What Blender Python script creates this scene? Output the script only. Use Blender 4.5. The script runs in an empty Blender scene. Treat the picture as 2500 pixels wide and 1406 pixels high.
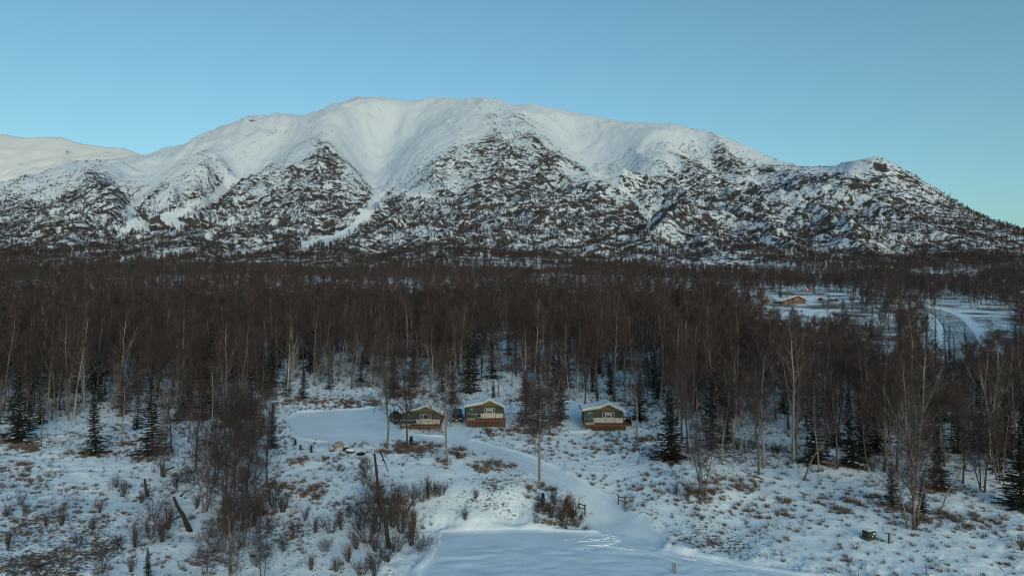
import bpy, math, random
import numpy as np
from mathutils import Vector, Matrix, Euler

# ------------------------------------------------------------------ scene, camera, sky, sun
S = bpy.context.scene
COL = S.collection
R = math.radians
FPX = 1785.0          # focal length in photograph pixels (2500 wide)
EYE = 24.0            # drone height above the lower lot
PITCH = math.atan(77.0 / FPX)

cam_d = bpy.data.cameras.new("camera")
cam_d.sensor_width = 36.0
cam_d.lens = 36.0 * FPX / 2500.0
cam_d.clip_start = 0.5
cam_d.clip_end = 30000.0
cam = bpy.data.objects.new("camera", cam_d)
COL.objects.link(cam)
cam.location = (0, 0, EYE)
cam.rotation_euler = (R(90) + PITCH, 0, 0)
S.camera = cam

SUN_ELEV = 13.0        # degrees, low winter sun behind the camera
SUN_AZ = 162.0        # 0 = +Y (view direction), clockwise; behind and to the right
world = bpy.data.worlds.new("World")
S.world = world
world.use_nodes = True
wn = world.node_tree.nodes
wl = world.node_tree.links
wn.clear()
w_out = wn.new("ShaderNodeOutputWorld")
w_bg = wn.new("ShaderNodeBackground")
w_sky = wn.new("ShaderNodeTexSky")
w_sky.sky_type = 'NISHITA'
w_sky.sun_disc = False
w_sky.sun_elevation = R(SUN_ELEV)
w_sky.sun_rotation = R(SUN_AZ)
w_sky.altitude = 50
w_sky.air_density = 1.0
w_sky.dust_density = 2.0
w_sky.ozone_density = 3.0
w_bg.inputs['Strength'].default_value = 0.15
w_tint = wn.new("ShaderNodeMixRGB")   # the cool balance of the photograph's dusk sky
w_tint.blend_type = 'MULTIPLY'
w_tint.inputs[0].default_value = 1.0
w_tint.inputs[2].default_value = (0.82, 0.975, 0.82, 1)
wl.new(w_sky.outputs[0], w_tint.inputs[1])
wl.new(w_tint.outputs[0], w_bg.inputs[0])
wl.new(w_bg.outputs[0], w_out.inputs[0])

sun_d = bpy.data.lights.new("sun", 'SUN')
sun_d.energy = 0.5
sun_d.angle = R(10)
sun_d.color = (1.0, 0.76, 0.58)
sun = bpy.data.objects.new("sun", sun_d)
COL.objects.link(sun)
_sd = Vector((math.sin(R(SUN_AZ)) * math.cos(R(SUN_ELEV)), math.cos(R(SUN_AZ)) * math.cos(R(SUN_ELEV)), math.sin(R(SUN_ELEV))))
sun.rotation_euler = (-_sd).to_track_quat('-Z', 'Y').to_euler()

S.view_settings.view_transform = 'Standard'
S.view_settings.look = 'None'
S.view_settings.exposure = 0.40
S.view_settings.gamma = 1.0
S.view_settings.use_curve_mapping = False
S.render.engine = 'CYCLES'
S.cycles.max_bounces = 4
S.cycles.diffuse_bounces = 3
S.cycles.glossy_bounces = 2
S.cycles.transparent_max_bounces = 4
S.cycles.filter_width = 1.1
S.cycles.use_denoising = True
S.cycles.denoiser = 'OPENIMAGEDENOISE'
S.cycles.denoising_input_passes = 'RGB_ALBEDO_NORMAL'
S.cycles.denoising_prefilter = 'ACCURATE'

# ------------------------------------------------------------------ helpers: maths
CP, SP = math.cos(PITCH), math.sin(PITCH)

def ray_dir(px, py):
    u = (px - 1250.0) / FPX
    v = (703.0 - py) / FPX
    return u, CP - v * SP, SP + v * CP

def pix(px, py, D):
    """World point at forward distance D seen at photograph pixel (px, py)."""
    dx, dy, dz = ray_dir(px, py)
    return dx / dy * D, D, EYE + dz / dy * D

def to_pix(x, y, z):
    zz = z - EYE
    f = y * CP + zz * SP
    v = -y * SP + zz * CP
    return 1250.0 + FPX * x / f, 703.0 - FPX * v / f

def hash2(ix, iy, seed):
    h = (ix.astype(np.int64) * 374761393 + iy.astype(np.int64) * 668265263 + seed * 974634777) & 0xffffffff
    h = ((h ^ (h >> 13)) * 1274126177) & 0xffffffff
    h = h ^ (h >> 16)
    return (h & 0xffffff).astype(np.float64) / 0xffffff

def vnoise(x, y, seed=0):
    x = np.asarray(x, float); y = np.asarray(y, float)
    xi = np.floor(x); yi = np.floor(y)
    fx = x - xi; fy = y - yi
    fx = fx * fx * (3 - 2 * fx); fy = fy * fy * (3 - 2 * fy)
    a = hash2(xi, yi, seed); b = hash2(xi + 1, yi, seed)
    c = hash2(xi, yi + 1, seed); d = hash2(xi + 1, yi + 1, seed)
    return (a + (b - a) * fx + (c - a) * fy + (a - b - c + d) * fx * fy) * 2 - 1

def fbm(x, y, octv=4, seed=0, gain=0.5):
    s = 0; a = 1.0; n = 0
    for o in range(octv):
        s = s + a * vnoise(x, y, seed + o * 17); n += a
        a *= gain; x = x * 2.03 + 11.3; y = y * 2.03 - 7.1
    return s / n

def sstep(a, b, x):
    t = np.clip((x - a) / (b - a), 0, 1)
    return t * t * (3 - 2 * t)

def poly_sd(x, y, poly):
    """Signed distance to a polygon (negative inside)."""
    x = np.asarray(x, float); y = np.asarray(y, float)
    d2 = np.full(x.shape, 1e18); ins = np.zeros(x.shape, bool)
    n = len(poly)
    for i in range(n):
        x0, y0 = poly[i]; x1, y1 = poly[(i + 1) % n]
        ex, ey = x1 - x0, y1 - y0
        t = np.clip(((x - x0) * ex + (y - y0) * ey) / (ex * ex + ey * ey + 1e-12), 0, 1)
        d2 = np.minimum(d2, (x - x0 - t * ex) ** 2 + (y - y0 - t * ey) ** 2)
        c = ((y0 > y) != (y1 > y)) & (x < (x1 - x0) * (y - y0) / (y1 - y0 + 1e-12) + x0)
        ins ^= c
    d = np.sqrt(d2)
    return np.where(ins, -d, d)

def line_d(x, y, pts):
    x = np.asarray(x, float); y = np.asarray(y, float)
    d2 = np.full(x.shape, 1e18)
    for (x0, y0), (x1, y1) in zip(pts[:-1], pts[1:]):
        ex, ey = x1 - x0, y1 - y0
        t = np.clip(((x - x0) * ex + (y - y0) * ey) / (ex * ex + ey * ey + 1e-12), 0, 1)
        d2 = np.minimum(d2, (x - x0 - t * ex) ** 2 + (y - y0 - t * ey) ** 2)
    return np.sqrt(d2)

# ------------------------------------------------------------------ terrain: survey points
# (px, py, height relative to the eye) for the near ground; (px, py, distance) for the far ground
NEAR = """
1080 1300 -24|1250 1300 -24|1450 1310 -24|1080 1400 -24|1300 1406 -24|1600 1406 -24|1850 1400 -24|1550 1320 -24|1700 1360 -24
1100 1205 -21.4|1250 1205 -21.4|1380 1220 -22.0|1080 1280 -23.7|1250 1281 -23.85|1400 1281 -23.9|1170 1205 -21.4
1500 1270 -23.7|1440 1215 -22.5|1370 1165 -21.3|1290 1130 -20.5|1200 1095 -19.9|1080 1070 -19.3|960 1065 -18.9|850 1050 -18.6|760 1030 -18.3|720 1010 -17.8|800 1000 -17.6
1100 1150 -20.3|1200 1160 -20.5|950 1090 -19.4|1090 1120 -19.7|850 1120 -19.8|750 1150 -20.2|900 1200 -21.2|800 1250 -22|950 1300 -23.2|700 1300 -22.8|500 1300 -22.6|300 1300 -22|100 1300 -21.5|0 1406 -22.3|300 1406 -23|700 1406 -23.8|950 1406 -24
0 1200 -20.6|200 1200 -20.9|400 1200 -21.2|600 1200 -21.3|0 1100 -18.9|235 1100 -19|450 1100 -19.3|650 1090 -19.2|0 1020 -17.2|200 1020 -17.4|400 1020 -17.5|600 1010 -17.5
1030 1045 -18.6|1184 1042 -18.55|1475 1057 -19.05|1184 1015 -17.75|1030 1015 -17.8|1470 1022 -18.0|1113 1035 -18.3|970 1035 -18.3
1350 1070 -19.4|1300 1030 -18.2|1600 1060 -19|1560 1120 -20.3|1480 1150 -21|1600 1180 -21.2|1560 1230 -22.4|1620 1260 -22.9
1710 1200 -21.3|1850 1140 -20.5|2040 1140 -20.8|2225 1280 -22.9|2120 1310 -23.1|1800 1260 -22.7|1900 1330 -23.4|2300 1235 -22.3|2500 1200 -22|2500 1300 -23.2|2500 1400 -24|2200 1400 -24|2000 1380 -23.8|1900 1080 -19.5|2100 1080 -19.8|2300 1130 -21|2500 1100 -20.5|1700 1080 -19.3
-400 1406 -22|-400 1200 -20|-400 1050 -18|2900 1406 -24|2900 1200 -22|2900 1080 -20.3
-600 1900 -24|0 1900 -24|700 1900 -24.3|1250 1900 -24.3|1900 1900 -24.3|2600 1900 -24.3|3100 1900 -24.3
"""
FARROWS = [(155, 965), (200, 885), (250, 838), (300, 803), (350, 774), (420, 745), (500, 724), (600, 704), (720, 687), (860, 674), (1020, 663), (1180, 650), (1350, 634)]
RIDGES = """
0 455 2900|100 432 3000|200 410 3100|300 385 3200|400 365 3300|460 345 3350|530 320 3400|600 288 3450|640 287 3450|690 277 3500|720 282 3550|760 277 3600|800 262 3600|850 252 3600|900 252 3700|930 247 3750|970 248 3800|1040 250 3800|1100 245 3800|1150 248 3700|1190 243 3600|1230 252 3600|1290 260 3600|1360 275 3600|1420 290 3600|1500 303 3500|1540 300 3400|1600 305 3300|1650 306 3250|1700 318 3200|1760 335 3100|1800 347 3000|1850 370 2900|1900 395 2750|1950 408 2600|2000 412 2500|2060 408 2400|2110 398 2350|2140 398 2300|2180 415 2280|2230 440 2250|2300 475 2200|2350 505 2200|2400 535 2150|2450 560 2150|2500 572 2150|2600 590 2200|2800 606 2200|3100 610 2200|-150 490 2800|-350 530 2700|-600 560 2700
"""
INNER = """
1200 275 3350|1270 308 2950|1150 330 2850|1210 326 2880|1330 350 2750|1380 392 2550|1440 425 2380|1480 442 2280|1540 475 2100|1580 505 1950|1600 540 1750
1080 395 2600|1040 440 2400|1000 470 2250|950 500 2050|920 530 1900|880 565 1700|860 592 1500
1230 380 2600|1240 440 2350|1250 500 2100|1270 560 1800|1290 610 1500|1130 450 2350|1110 520 2000|1090 580 1600|1370 470 2250|1400 530 1950|1420 590 1550
835 290 3300|815 315 3100|780 345 2850|790 390 2600|800 440 2350|780 500 2000|740 560 1700|830 385 2700|860 430 2500|900 470 2300|910 500 2150|860 550 1850
720 375 2700|650 430 2450|590 475 2250|530 520 2000|470 570 1650
560 350 3150|530 390 2800|495 400 2600|450 430 2450|430 470 2250|480 440 2400|440 490 2150|370 550 1800|400 575 1600|400 450 2500|350 490 2250|325 520 2050
260 420 2700|230 432 2400|150 450 2350|60 470 2350|250 470 2150|290 510 1950|200 520 1950|100 530 1950|0 540 1950|-150 545 1950|280 560 1750|150 575 1700|0 580 1700|-350 570 1900
1560 340 3100|1590 385 2800|1610 400 2650|1640 440 2450|1660 490 2200|1530 432 2480|1690 425 2550|1760 470 2350|1800 500 2150
2070 420 2250|2000 440 2200|1930 460 2150|1850 490 2080|1750 505 1950|1650 525 1800
2120 470 2100|2100 520 1900|2080 580 1550|2250 520 1950|2300 580 1600|1900 560 1700|1750 580 1550|1950 510 1950|2400 590 1600|2500 605 1600|2800 620 1600
1060 300 3350|1010 350 3050|1000 400 2800|700 320 3300|650 350 3150
"""
GULLY = {
 'a': [(960, 285, 3650), (955, 330, 3500), (920, 380, 3250), (900, 402, 3100), (925, 450, 2800), (925, 482, 2600), (905, 510, 2400), (870, 555, 2000), (800, 590, 1600), (740, 606, 1430)],
 'b': [(1400, 312, 3500), (1420, 355, 3300), (1440, 400, 3050), (1470, 430, 2800), (1505, 450, 2600), (1560, 497, 2350), (1590, 536, 2100), (1580, 565, 1850)],
 'c': [(690, 345, 3200), (640, 385, 3000), (590, 418, 2850), (550, 455, 2650), (520, 485, 2450), (450, 515, 2200), (400, 530, 2050), (440, 553, 1850)],
 'd': [(440, 405, 2950), (380, 445, 2750), (340, 485, 2500), (310, 520, 2250), (320, 550, 1950), (290, 580, 1650)],
 'e': [(1680, 358, 3000), (1740, 405, 2800), (1790, 445, 2600), (1850, 475, 2400), (1880, 505, 2200)],
}
def _parse(s):
    return [tuple(float(v) for v in t.split()) for ln in s.strip().splitlines() for t in ln.split('|')]

TS = 0.5
ctrl = []
def add_c(px, py, D):
    x, y, z = pix(px, py, D)
    ctrl.append((x / y, math.log(y) * TS, (z - EYE) / y))
for px, py, h in _parse(NEAR):
    dx, dy, dz = ray_dir(px, py)
    add_c(px, py, h * dy / dz)
for D, py in FARROWS:
    for px in range(-600, 3101, 185 if D < 1000 else 260):
        add_c(px, py, D)
skyl = _parse(RIDGES)
for px, py, D in skyl:
    add_c(px, py, D)
for px, py, D in skyl[::2]:
    add_c(px, py + 70, D * 1.25)
    add_c(px, py + 200, D * 1.8)
for px, py, D in _parse(INNER):
    add_c(px, py, D)
for k in GULLY:
    for i, (px, py, D) in enumerate(GULLY[k]):
        add_c(px, py + (16 if 1 < i < len(GULLY[k]) - 1 else 5), D)
ctrl = np.array(ctrl)
_key = np.round(ctrl[:, :2], 4)
_, _ui = np.unique(_key, axis=0, return_index=True)
ctrl = ctrl[np.sort(_ui)]
RC2 = 0.010 ** 2
_dx = ctrl[:, 0][:, None] - ctrl[:, 0][None]
_dy = ctrl[:, 1][:, None] - ctrl[:, 1][None]
_A = np.sqrt(_dx ** 2 + _dy ** 2 + RC2)
_n = len(ctrl)
_M = np.zeros((_n + 3, _n + 3))
_M[:_n, :_n] = _A - np.eye(_n) * 4e-4
_P = np.c_[np.ones(_n), ctrl[:, :2]]
_M[:_n, _n:] = _P; _M[_n:, :_n] = _P.T
RW = np.linalg.solve(_M, np.r_[ctrl[:, 2], 0, 0, 0])

def rbf(X, T):
    out = np.empty(X.shape)
    fx, ft, fo = X.ravel(), T.ravel(), out.ravel()
    cx = ctrl[:, 0].astype(np.float32); cy = ctrl[:, 1].astype(np.float32)
    w = RW[:_n].astype(np.float32)
    for i in range(0, len(fx), 20000):
        a = fx[i:i + 20000].astype(np.float32)[:, None] - cx
        b = ft[i:i + 20000].astype(np.float32)[:, None] - cy
        a *= a; b *= b; a += b; a += np.float32(RC2)
        np.sqrt(a, out=a)
        fo[i:i + 20000] = a @ w + RW[_n] + RW[_n + 1] * fx[i:i + 20000] + RW[_n + 2] * ft[i:i + 20000]
    return fo.reshape(X.shape)

def base_h(x, y):
    yy = np.maximum(y, 36.0)
    X = np.clip(x / yy, -1.05, 1.05)
    z = EYE + rbf(X, np.log(yy) * TS) * yy
    return z

def hit(px, py, hfun=None, lo=40.0, hi=1500.0):
    """World point where the ray through a photograph pixel meets the ground."""
    hfun = hfun or ground_h
    dx, dy, dz = ray_dir(px, py)
    for _ in range(3):
        D = np.exp(np.linspace(math.log(lo), math.log(hi), 160))
        z = EYE + dz / dy * D
        g = hfun(dx / dy * D, D)
        below = np.nonzero(z <= g)[0]
        if len(below) == 0:
            break
        i = max(1, int(below[0]))
        lo, hi = D[i - 1], D[i]
    D = 0.5 * (lo + hi)
    x = dx / dy * D
    return x, D, float(hfun(np.array([x]), np.array([D]))[0])

# ------------------------------------------------------------------ lot, driveway, highway outlines (world metres)
LOTZ = EYE - 24.0
def on_z(px, py, z):
    dx, dy, dz = ray_dir(px, py)
    D = (z - EYE) * dy / dz
    return dx / dy * D, D
LOT = [on_z(px, py, LOTZ) for px, py in [(1085, 1300), (1250, 1293), (1430, 1299), (1500, 1300), (1560, 1312), (1660, 1352), (1800, 1380), (1960, 1404), (2300, 1440), (2600, 1470), (2600, 1750), (800, 1750), (960, 1500), (1020, 1406), (1060, 1360)]]

def lot_sd(x, y):
    return poly_sd(x, y, LOT) + 0.55 * fbm(x * 0.35, y * 0.35, 3, 6)

def near_h(x, y):
    z = base_h(x, y)
    sd = lot_sd(x, y)
    k = sstep(1.6, -0.6, sd)
    return z * (1 - k) + LOTZ * k

DRIVE = [hit(px, py, near_h)[:2] for px, py in [(1560, 1325), (1500, 1278), (1452, 1232), (1400, 1190), (1335, 1152), (1262, 1120), (1175, 1092), (1080, 1074), (985, 1068), (900, 1062)]]
TURN = [hit(px, py, near_h)[:2] for px, py in [(702, 1022), (730, 1006), (800, 1002), (880, 999), (945, 990), (968, 1000), (984, 1046), (972, 1068), (932, 1082), (862, 1082), (790, 1076), (725, 1062)]]
SPURS = [[hit(px, py, near_h)[:2] for px, py in pl] for pl in ([(1118, 1075), (1113, 1042), (1110, 1015)], [(1380, 985), (1400, 1020), (1410, 1045)])]
ROADPX = [(2215, 747), (2256, 752), (2287, 760), (2311, 771), (2328, 789), (2340, 808), (2352, 835), (2372, 880), (2400, 940)]
ROAD = [hit(px, py, near_h)[:2] for px, py in ROADPX]

def smooth_line(pts, n):
    p = np.array(pts, float)
    for _ in range(3):
        q = [p[0]]
        for a, b in zip(p[:-1], p[1:]):
            q += [a * .75 + b * .25, a * .25 + b * .75]
        q.append(p[-1]); p = np.array(q)
    d = np.r_[0, np.cumsum(np.linalg.norm(np.diff(p, axis=0), axis=1))]
    t = np.linspace(0, d[-1], n)
    return np.c_[np.interp(t, d, p[:, 0]), np.interp(t, d, p[:, 1])]
DRIVE_S = [tuple(v) for v in smooth_line(DRIVE, 40)]
ROAD_S = [tuple(v) for v in smooth_line(ROAD, 220)]

def drive_sd(x, y):
    d = line_d(x, y, DRIVE_S) - 2.45
    d = np.minimum(d, poly_sd(x, y, TURN))
    for s in SPURS:
        d = np.minimum(d, line_d(x, y, s) - 1.7)
    return d + 0.22 * vnoise(x * 0.6, y * 0.6, 5)

def masks(x, y):
    near = (y < 165)
    ds = np.full(x.shape, 99.0); ls = np.full(x.shape, 99.0); rs = np.full(x.shape, 99.0)
    if near.any():
        ds[near] = drive_sd(x[near], y[near]); ls[near] = lot_sd(x[near], y[near])
    rr = (y > 120) & (y < 560) & (x > 60)
    if rr.any():
        rs[rr] = line_d(x[rr], y[rr], ROAD_S) - 5.0
    return ds, ls, rs

def ribs(x, y):
    """Ridged noise running down the fall line: broad spurs, ribs, runnels."""
    wx = x + 140 * fbm(x * 0.0022, y * 0.0022, 2, 47)
    return ((1 - np.abs(vnoise(wx * 0.0050, y * 0.0017, 51))) ** 2, (1 - np.abs(vnoise((wx + 0.25 * y) * 0.0125, y * 0.0042, 57))) ** 2, (1 - np.abs(vnoise((wx - 0.2 * y) * 0.034, y * 0.013, 63))) ** 2)

def ground_h(x, y, fine=True, cut=False):
    x = np.asarray(x, float); y = np.asarray(y, float)
    z = base_h(x, y)
    ds, ls, rs = masks(x, y)
    k = sstep(1.6, -0.6, ls)
    z = z * (1 - k) + LOTZ * k
    if fine:
        soft = sstep(0.0, 1.4, ds) * sstep(0.2, 1.2, ls) * sstep(0.0, 4.0, rs)
        farw = sstep(500, 150, y)
        z = z + soft * farw * (0.30 * fbm(x * 0.16, y * 0.16, 3, 3) + 0.11 * fbm(x * 0.9, y * 0.9, 3, 9) * (.6 + .8 * sstep(-.3, .4, fbm(x * .05, y * .05, 2, 10))))
        bk = sstep(7.0, 3.0, ls) * sstep(.3, 1.2, ls) * sstep(0, 1.5, ds)
        z = z + bk * (0.30 * fbm(x * 0.55, y * 0.25, 3, 13) + 0.10 * fbm(x * 2.2, y * 1.2, 2, 14))
        z = z + 0.28 * np.exp(-((ds - 0.5) / 0.45) ** 2) * (0.6 + 0.4 * vnoise(x * .5, y * .5, 4)) * sstep(-1.5, 0.5, ls)
        z = z + 0.35 * np.exp(-((ls - 0.5) / 0.6) ** 2) * (0.55 + 0.45 * vnoise(x * .4, y * .4, 8)) * sstep(-0.2, 1.0, ds)
        z = z + 1.0 * sstep(300, 900, y) * 6.0 * fbm(x * 0.008, y * 0.008, 3, 31) * sstep(0, 60, rs)
        pxl = 1250 + FPX * x / np.maximum(y, 1)
        damp = 1 - 0.72 * sstep(2080, 2330, pxl) - 0.3 * sstep(300, 0, pxl)
        m = sstep(1150, 1800, y) * damp
        if np.any(m > 0):
            hi = 1 - 0.58 * sstep(380, 760, z - EYE)
            r1, r2, r3 = ribs(x, y)
            z = z + m * hi * (44.0 * (r1 - 0.4) + 24.0 * (r2 - 0.4) + 9.0 * (r3 - 0.4) + 5.0 * fbm(x * 0.03, y * 0.03, 3, 61)) + m * sstep(380, 700, z - EYE) * 4.0 * fbm(x * 0.035, y * 0.02, 4, 67)
        fm = sstep(1050, 1350, y) * sstep(2300, 1700, y) * damp
        if np.any(fm > 0):
            z = z + fm * 22.0 * (1 - np.abs(fbm(x * 0.0085, y * 0.006, 3, 71)) * 2)
    if cut:
        z = z - 0.14 * sstep(0.25, -0.15, ds) - 0.14 * sstep(0.1, -0.3, ls) - 0.25 * sstep(0.3, -0.4, rs)
    return z
# ------------------------------------------------------------------ helpers: objects, materials
def link(o, parent=None):
    COL.objects.link(o)
    if parent is not None:
        o.parent = parent
    return o

def tag(o, label=None, cat=None, group=None, kind=None):
    if label: o['label'] = label
    if cat: o['category'] = cat
    if group: o['group'] = group
    if kind: o['kind'] = kind
    return o

def empty(name, loc=(0, 0, 0), rz=0.0, sc=1.0):
    o = bpy.data.objects.new(name, None)
    o.empty_display_size = 0.3
    link(o)
    o.location = loc
    o.rotation_euler = (0, 0, rz)
    o.scale = (sc, sc, sc) if not hasattr(sc, '__len__') else sc
    return o

def mesh_np(name, V, F, mats=(), mi=None, smooth=False):
    """Mesh from numpy arrays; F is (n,3) or (n,4)."""
    V = np.asarray(V, np.float32); F = np.asarray(F, np.int32)
    me = bpy.data.meshes.new(name)
    k = F.shape[1]
    me.vertices.add(len(V)); me.vertices.foreach_set('co', V.ravel())
    me.loops.add(F.size); me.loops.foreach_set('vertex_index', F.ravel())
    me.polygons.add(len(F))
    me.polygons.foreach_set('loop_start', np.arange(0, F.size, k, dtype=np.int32))
    if mi is not None:
        me.polygons.foreach_set('material_index', np.asarray(mi, np.int32))
    if smooth:
        me.polygons.foreach_set('use_smooth', np.ones(len(F), bool))
    for m in mats: me.materials.append(m)
    me.update(calc_edges=True)
    return me

class MB:
    """Collects boxes, prisms and tubes into one mesh."""
    def __init__(s): s.V = []; s.F = []; s.M = []
    def add(s, V, F, m=0):
        b = len(s.V); s.V += [tuple(v) for v in V]
        s.F += [tuple(i + b for i in f) for f in F]; s.M += [m] * len(F)
        return s
    def box(s, x0, x1, y0, y1, z0, z1, m=0):
        V = [(x0, y0, z0), (x1, y0, z0), (x1, y1, z0), (x0, y1, z0), (x0, y0, z1), (x1, y0, z1), (x1, y1, z1), (x0, y1, z1)]
        return s.add(V, [(3, 2, 1, 0), (4, 5, 6, 7), (0, 1, 5, 4), (1, 2, 6, 5), (2, 3, 7, 6), (3, 0, 4, 7)], m)
    def prism(s, prof, y0, y1, m=0):
        """Closed x-z outline (counter-clockwise seen from -y) extruded along y."""
        n = len(prof)
        V = [(x, y0, z) for x, z in prof] + [(x, y1, z) for x, z in prof]
        F = [tuple(range(n)), tuple(range(2 * n - 1, n - 1, -1))]
        F += [((i + 1) % n, i, n + i, n + (i + 1) % n) for i in range(n)]
        return s.add(V, F, m)
    def tube(s, pts, rad, k=5, m=0, cap=True):
        pts = [Vector(p) for p in pts]; n = len(pts); V = []; F = []
        for i, p in enumerate(pts):
            d = (pts[min(i + 1, n - 1)] - pts[max(i - 1, 0)]).normalized()
            a = d.cross(Vector((0.31, 0.95, 0.07))).normalized() if abs(d.y) < .9 else d.cross(Vector((1, 0, 0))).normalized()
            b = d.cross(a)
            r = rad[i] if hasattr(rad, '__len__') else rad
            for j in range(k):
                t = 2 * math.pi * j / k
                V.append(p + a * (r * math.cos(t)) + b * (r * math.sin(t)))
        for i in range(n - 1):
            for j in range(k):
                F.append((i * k + j, i * k + (j + 1) % k, (i + 1) * k + (j + 1) % k, (i + 1) * k + j))
        if cap:
            F.append(tuple(range(k - 1, -1, -1))); F.append(tuple(range((n - 1) * k, n * k)))
        return s.add(V, F, m)
    def mesh(s, name, mats=(), smooth=False):
        me = bpy.data.meshes.new(name)
        me.from_pydata([tuple(v) for v in s.V], [], s.F)
        for mt in mats: me.materials.append(mt)
        if len(mats) > 1: me.polygons.foreach_set('material_index', s.M)
        if smooth: me.polygons.foreach_set('use_smooth', [True] * len(s.F))
        me.update()
        return me
    def build(s, name, mat, parent=None, smooth=False, bevel=0.0):
        me = s.mesh(name, mat if isinstance(mat, (list, tuple)) else [mat], smooth)
        o = link(bpy.data.objects.new(name, me), parent)
        if bevel:
            b = o.modifiers.new('bevel', 'BEVEL'); b.width = bevel; b.segments = 1; b.limit_method = 'ANGLE'
        return o

def new_mat(name):
    m = bpy.data.materials.new(name); m.use_nodes = True
    nt = m.node_tree
    b = nt.nodes['Principled BSDF']
    b.inputs['Specular IOR Level'].default_value = 0.25
    return m, nt, b

def N(nt, typ, **kw):
    n = nt.nodes.new(typ)
    for k, v in kw.items():
        if k in n.inputs: n.inputs[k].default_value = v
        else: setattr(n, k, v)
    return n

def simple(name, col, rough=0.7, var=0.15, scale=8.0, bump=0.0, rnd=0.0, metal=0.0, spec=0.25, stretch=None):
    """Base colour with procedural mottling, optional bump and per-object variation."""
    m, nt, b = new_mat(name)
    L = nt.links
    tc = N(nt, 'ShaderNodeTexCoord')
    mp = N(nt, 'ShaderNodeMapping')
    if stretch: mp.inputs['Scale'].default_value = stretch
    L.new(tc.outputs['Object'], mp.inputs[0])
    nz = N(nt, 'ShaderNodeTexNoise', Scale=scale, Detail=4.0)
    L.new(mp.outputs[0], nz.inputs['Vector'])
    ramp = N(nt, 'ShaderNodeMapRange')
    ramp.inputs[1].default_value = 0.25; ramp.inputs[2].default_value = 0.75
    ramp.inputs[3].default_value = 1 - var; ramp.inputs[4].default_value = 1 + var
    L.new(nz.outputs[0], ramp.inputs[0])
    hsv = N(nt, 'ShaderNodeHueSaturation', Color=(*col, 1))
    last = ramp.outputs[0]
    if rnd:
        oi = N(nt, 'ShaderNodeObjectInfo')
        r2 = N(nt, 'ShaderNodeMapRange'); r2.inputs[3].default_value = 1 - rnd; r2.inputs[4].default_value = 1 + rnd
        L.new(oi.outputs['Random'], r2.inputs[0])
        mu = N(nt, 'ShaderNodeMath', operation='MULTIPLY')
        L.new(last, mu.inputs[0]); L.new(r2.outputs[0], mu.inputs[1]); last = mu.outputs[0]
        r3 = N(nt, 'ShaderNodeMapRange'); r3.inputs[3].default_value = 0.7; r3.inputs[4].default_value = 1.25
        L.new(oi.outputs['Random'], r3.inputs[0]); L.new(r3.outputs[0], hsv.inputs['Saturation'])
    L.new(last, hsv.inputs['Value'])
    L.new(hsv.outputs[0], b.inputs['Base Color'])
    b.inputs['Roughness'].default_value = rough
    b.inputs['Metallic'].default_value = metal
    b.inputs['Specular IOR Level'].default_value = spec
    if bump:
        bp = N(nt, 'ShaderNodeBump', Strength=bump, Distance=0.05)
        L.new(nz.outputs[0], bp.inputs['Height']); L.new(bp.outputs[0], b.inputs['Normal'])
    return m

SNOW = (0.80, 0.87, 0.96)

def snow_ground_mat():
    """Snow with stubble, dry litter and dwarf brush showing through where the 'cover' attribute allows."""
    m, nt, b = new_mat('snowfield'); L = nt.links
    tc = N(nt, 'ShaderNodeTexCoord')
    at = N(nt, 'ShaderNodeAttribute', attribute_name='cover')
    n1 = N(nt, 'ShaderNodeTexNoise', Scale=2.6, Detail=4.0, Roughness=0.65)
    n2 = N(nt, 'ShaderNodeTexNoise', Scale=0.6, Detail=3.0)
    n3 = N(nt, 'ShaderNodeTexNoise', Scale=0.9, Detail=5.0)
    for n in (n1, n2, n3): L.new(tc.outputs['Object'], n.inputs['Vector'])
    a = N(nt, 'ShaderNodeMath', operation='MULTIPLY_ADD'); a.inputs[1].default_value = 0.9; a.inputs[2].default_value = 0.0
    L.new(at.outputs['Fac'], a.inputs[0])
    s = N(nt, 'ShaderNodeMath', operation='ADD'); L.new(n1.outputs[0], s.inputs[0]); L.new(a.outputs[0], s.inputs[1])
    s2 = N(nt, 'ShaderNodeMath', operation='MULTIPLY_ADD'); s2.inputs[1].default_value = 0.4
    L.new(n2.outputs[0], s2.inputs[0]); L.new(s.outputs[0], s2.inputs[2])
    mr = N(nt, 'ShaderNodeMapRange'); mr.inputs[1].default_value = 1.10; mr.inputs[2].default_value = 1.26
    L.new(s2.outputs[0], mr.inputs[0])
    lit = N(nt, 'ShaderNodeMixRGB'); lit.inputs[1].default_value = (0.135, 0.105, 0.082, 1); lit.inputs[2].default_value = (0.07, 0.056, 0.05, 1)
    L.new(n3.outputs[0], lit.inputs[0])
    mx = N(nt, 'ShaderNodeMixRGB'); mx.inputs[1].default_value = (*SNOW, 1)
    L.new(mr.outputs[0], mx.inputs[0]); L.new(lit.outputs[0], mx.inputs[2])
    L.new(mx.outputs[0], b.inputs['Base Color'])
    b.inputs['Roughness'].default_value = 0.85
    bp = N(nt, 'ShaderNodeBump', Strength=0.45, Distance=0.14)
    L.new(n1.outputs[0], bp.inputs['Height']); L.new(bp.outputs[0], b.inputs['Normal'])
    return m

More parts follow.
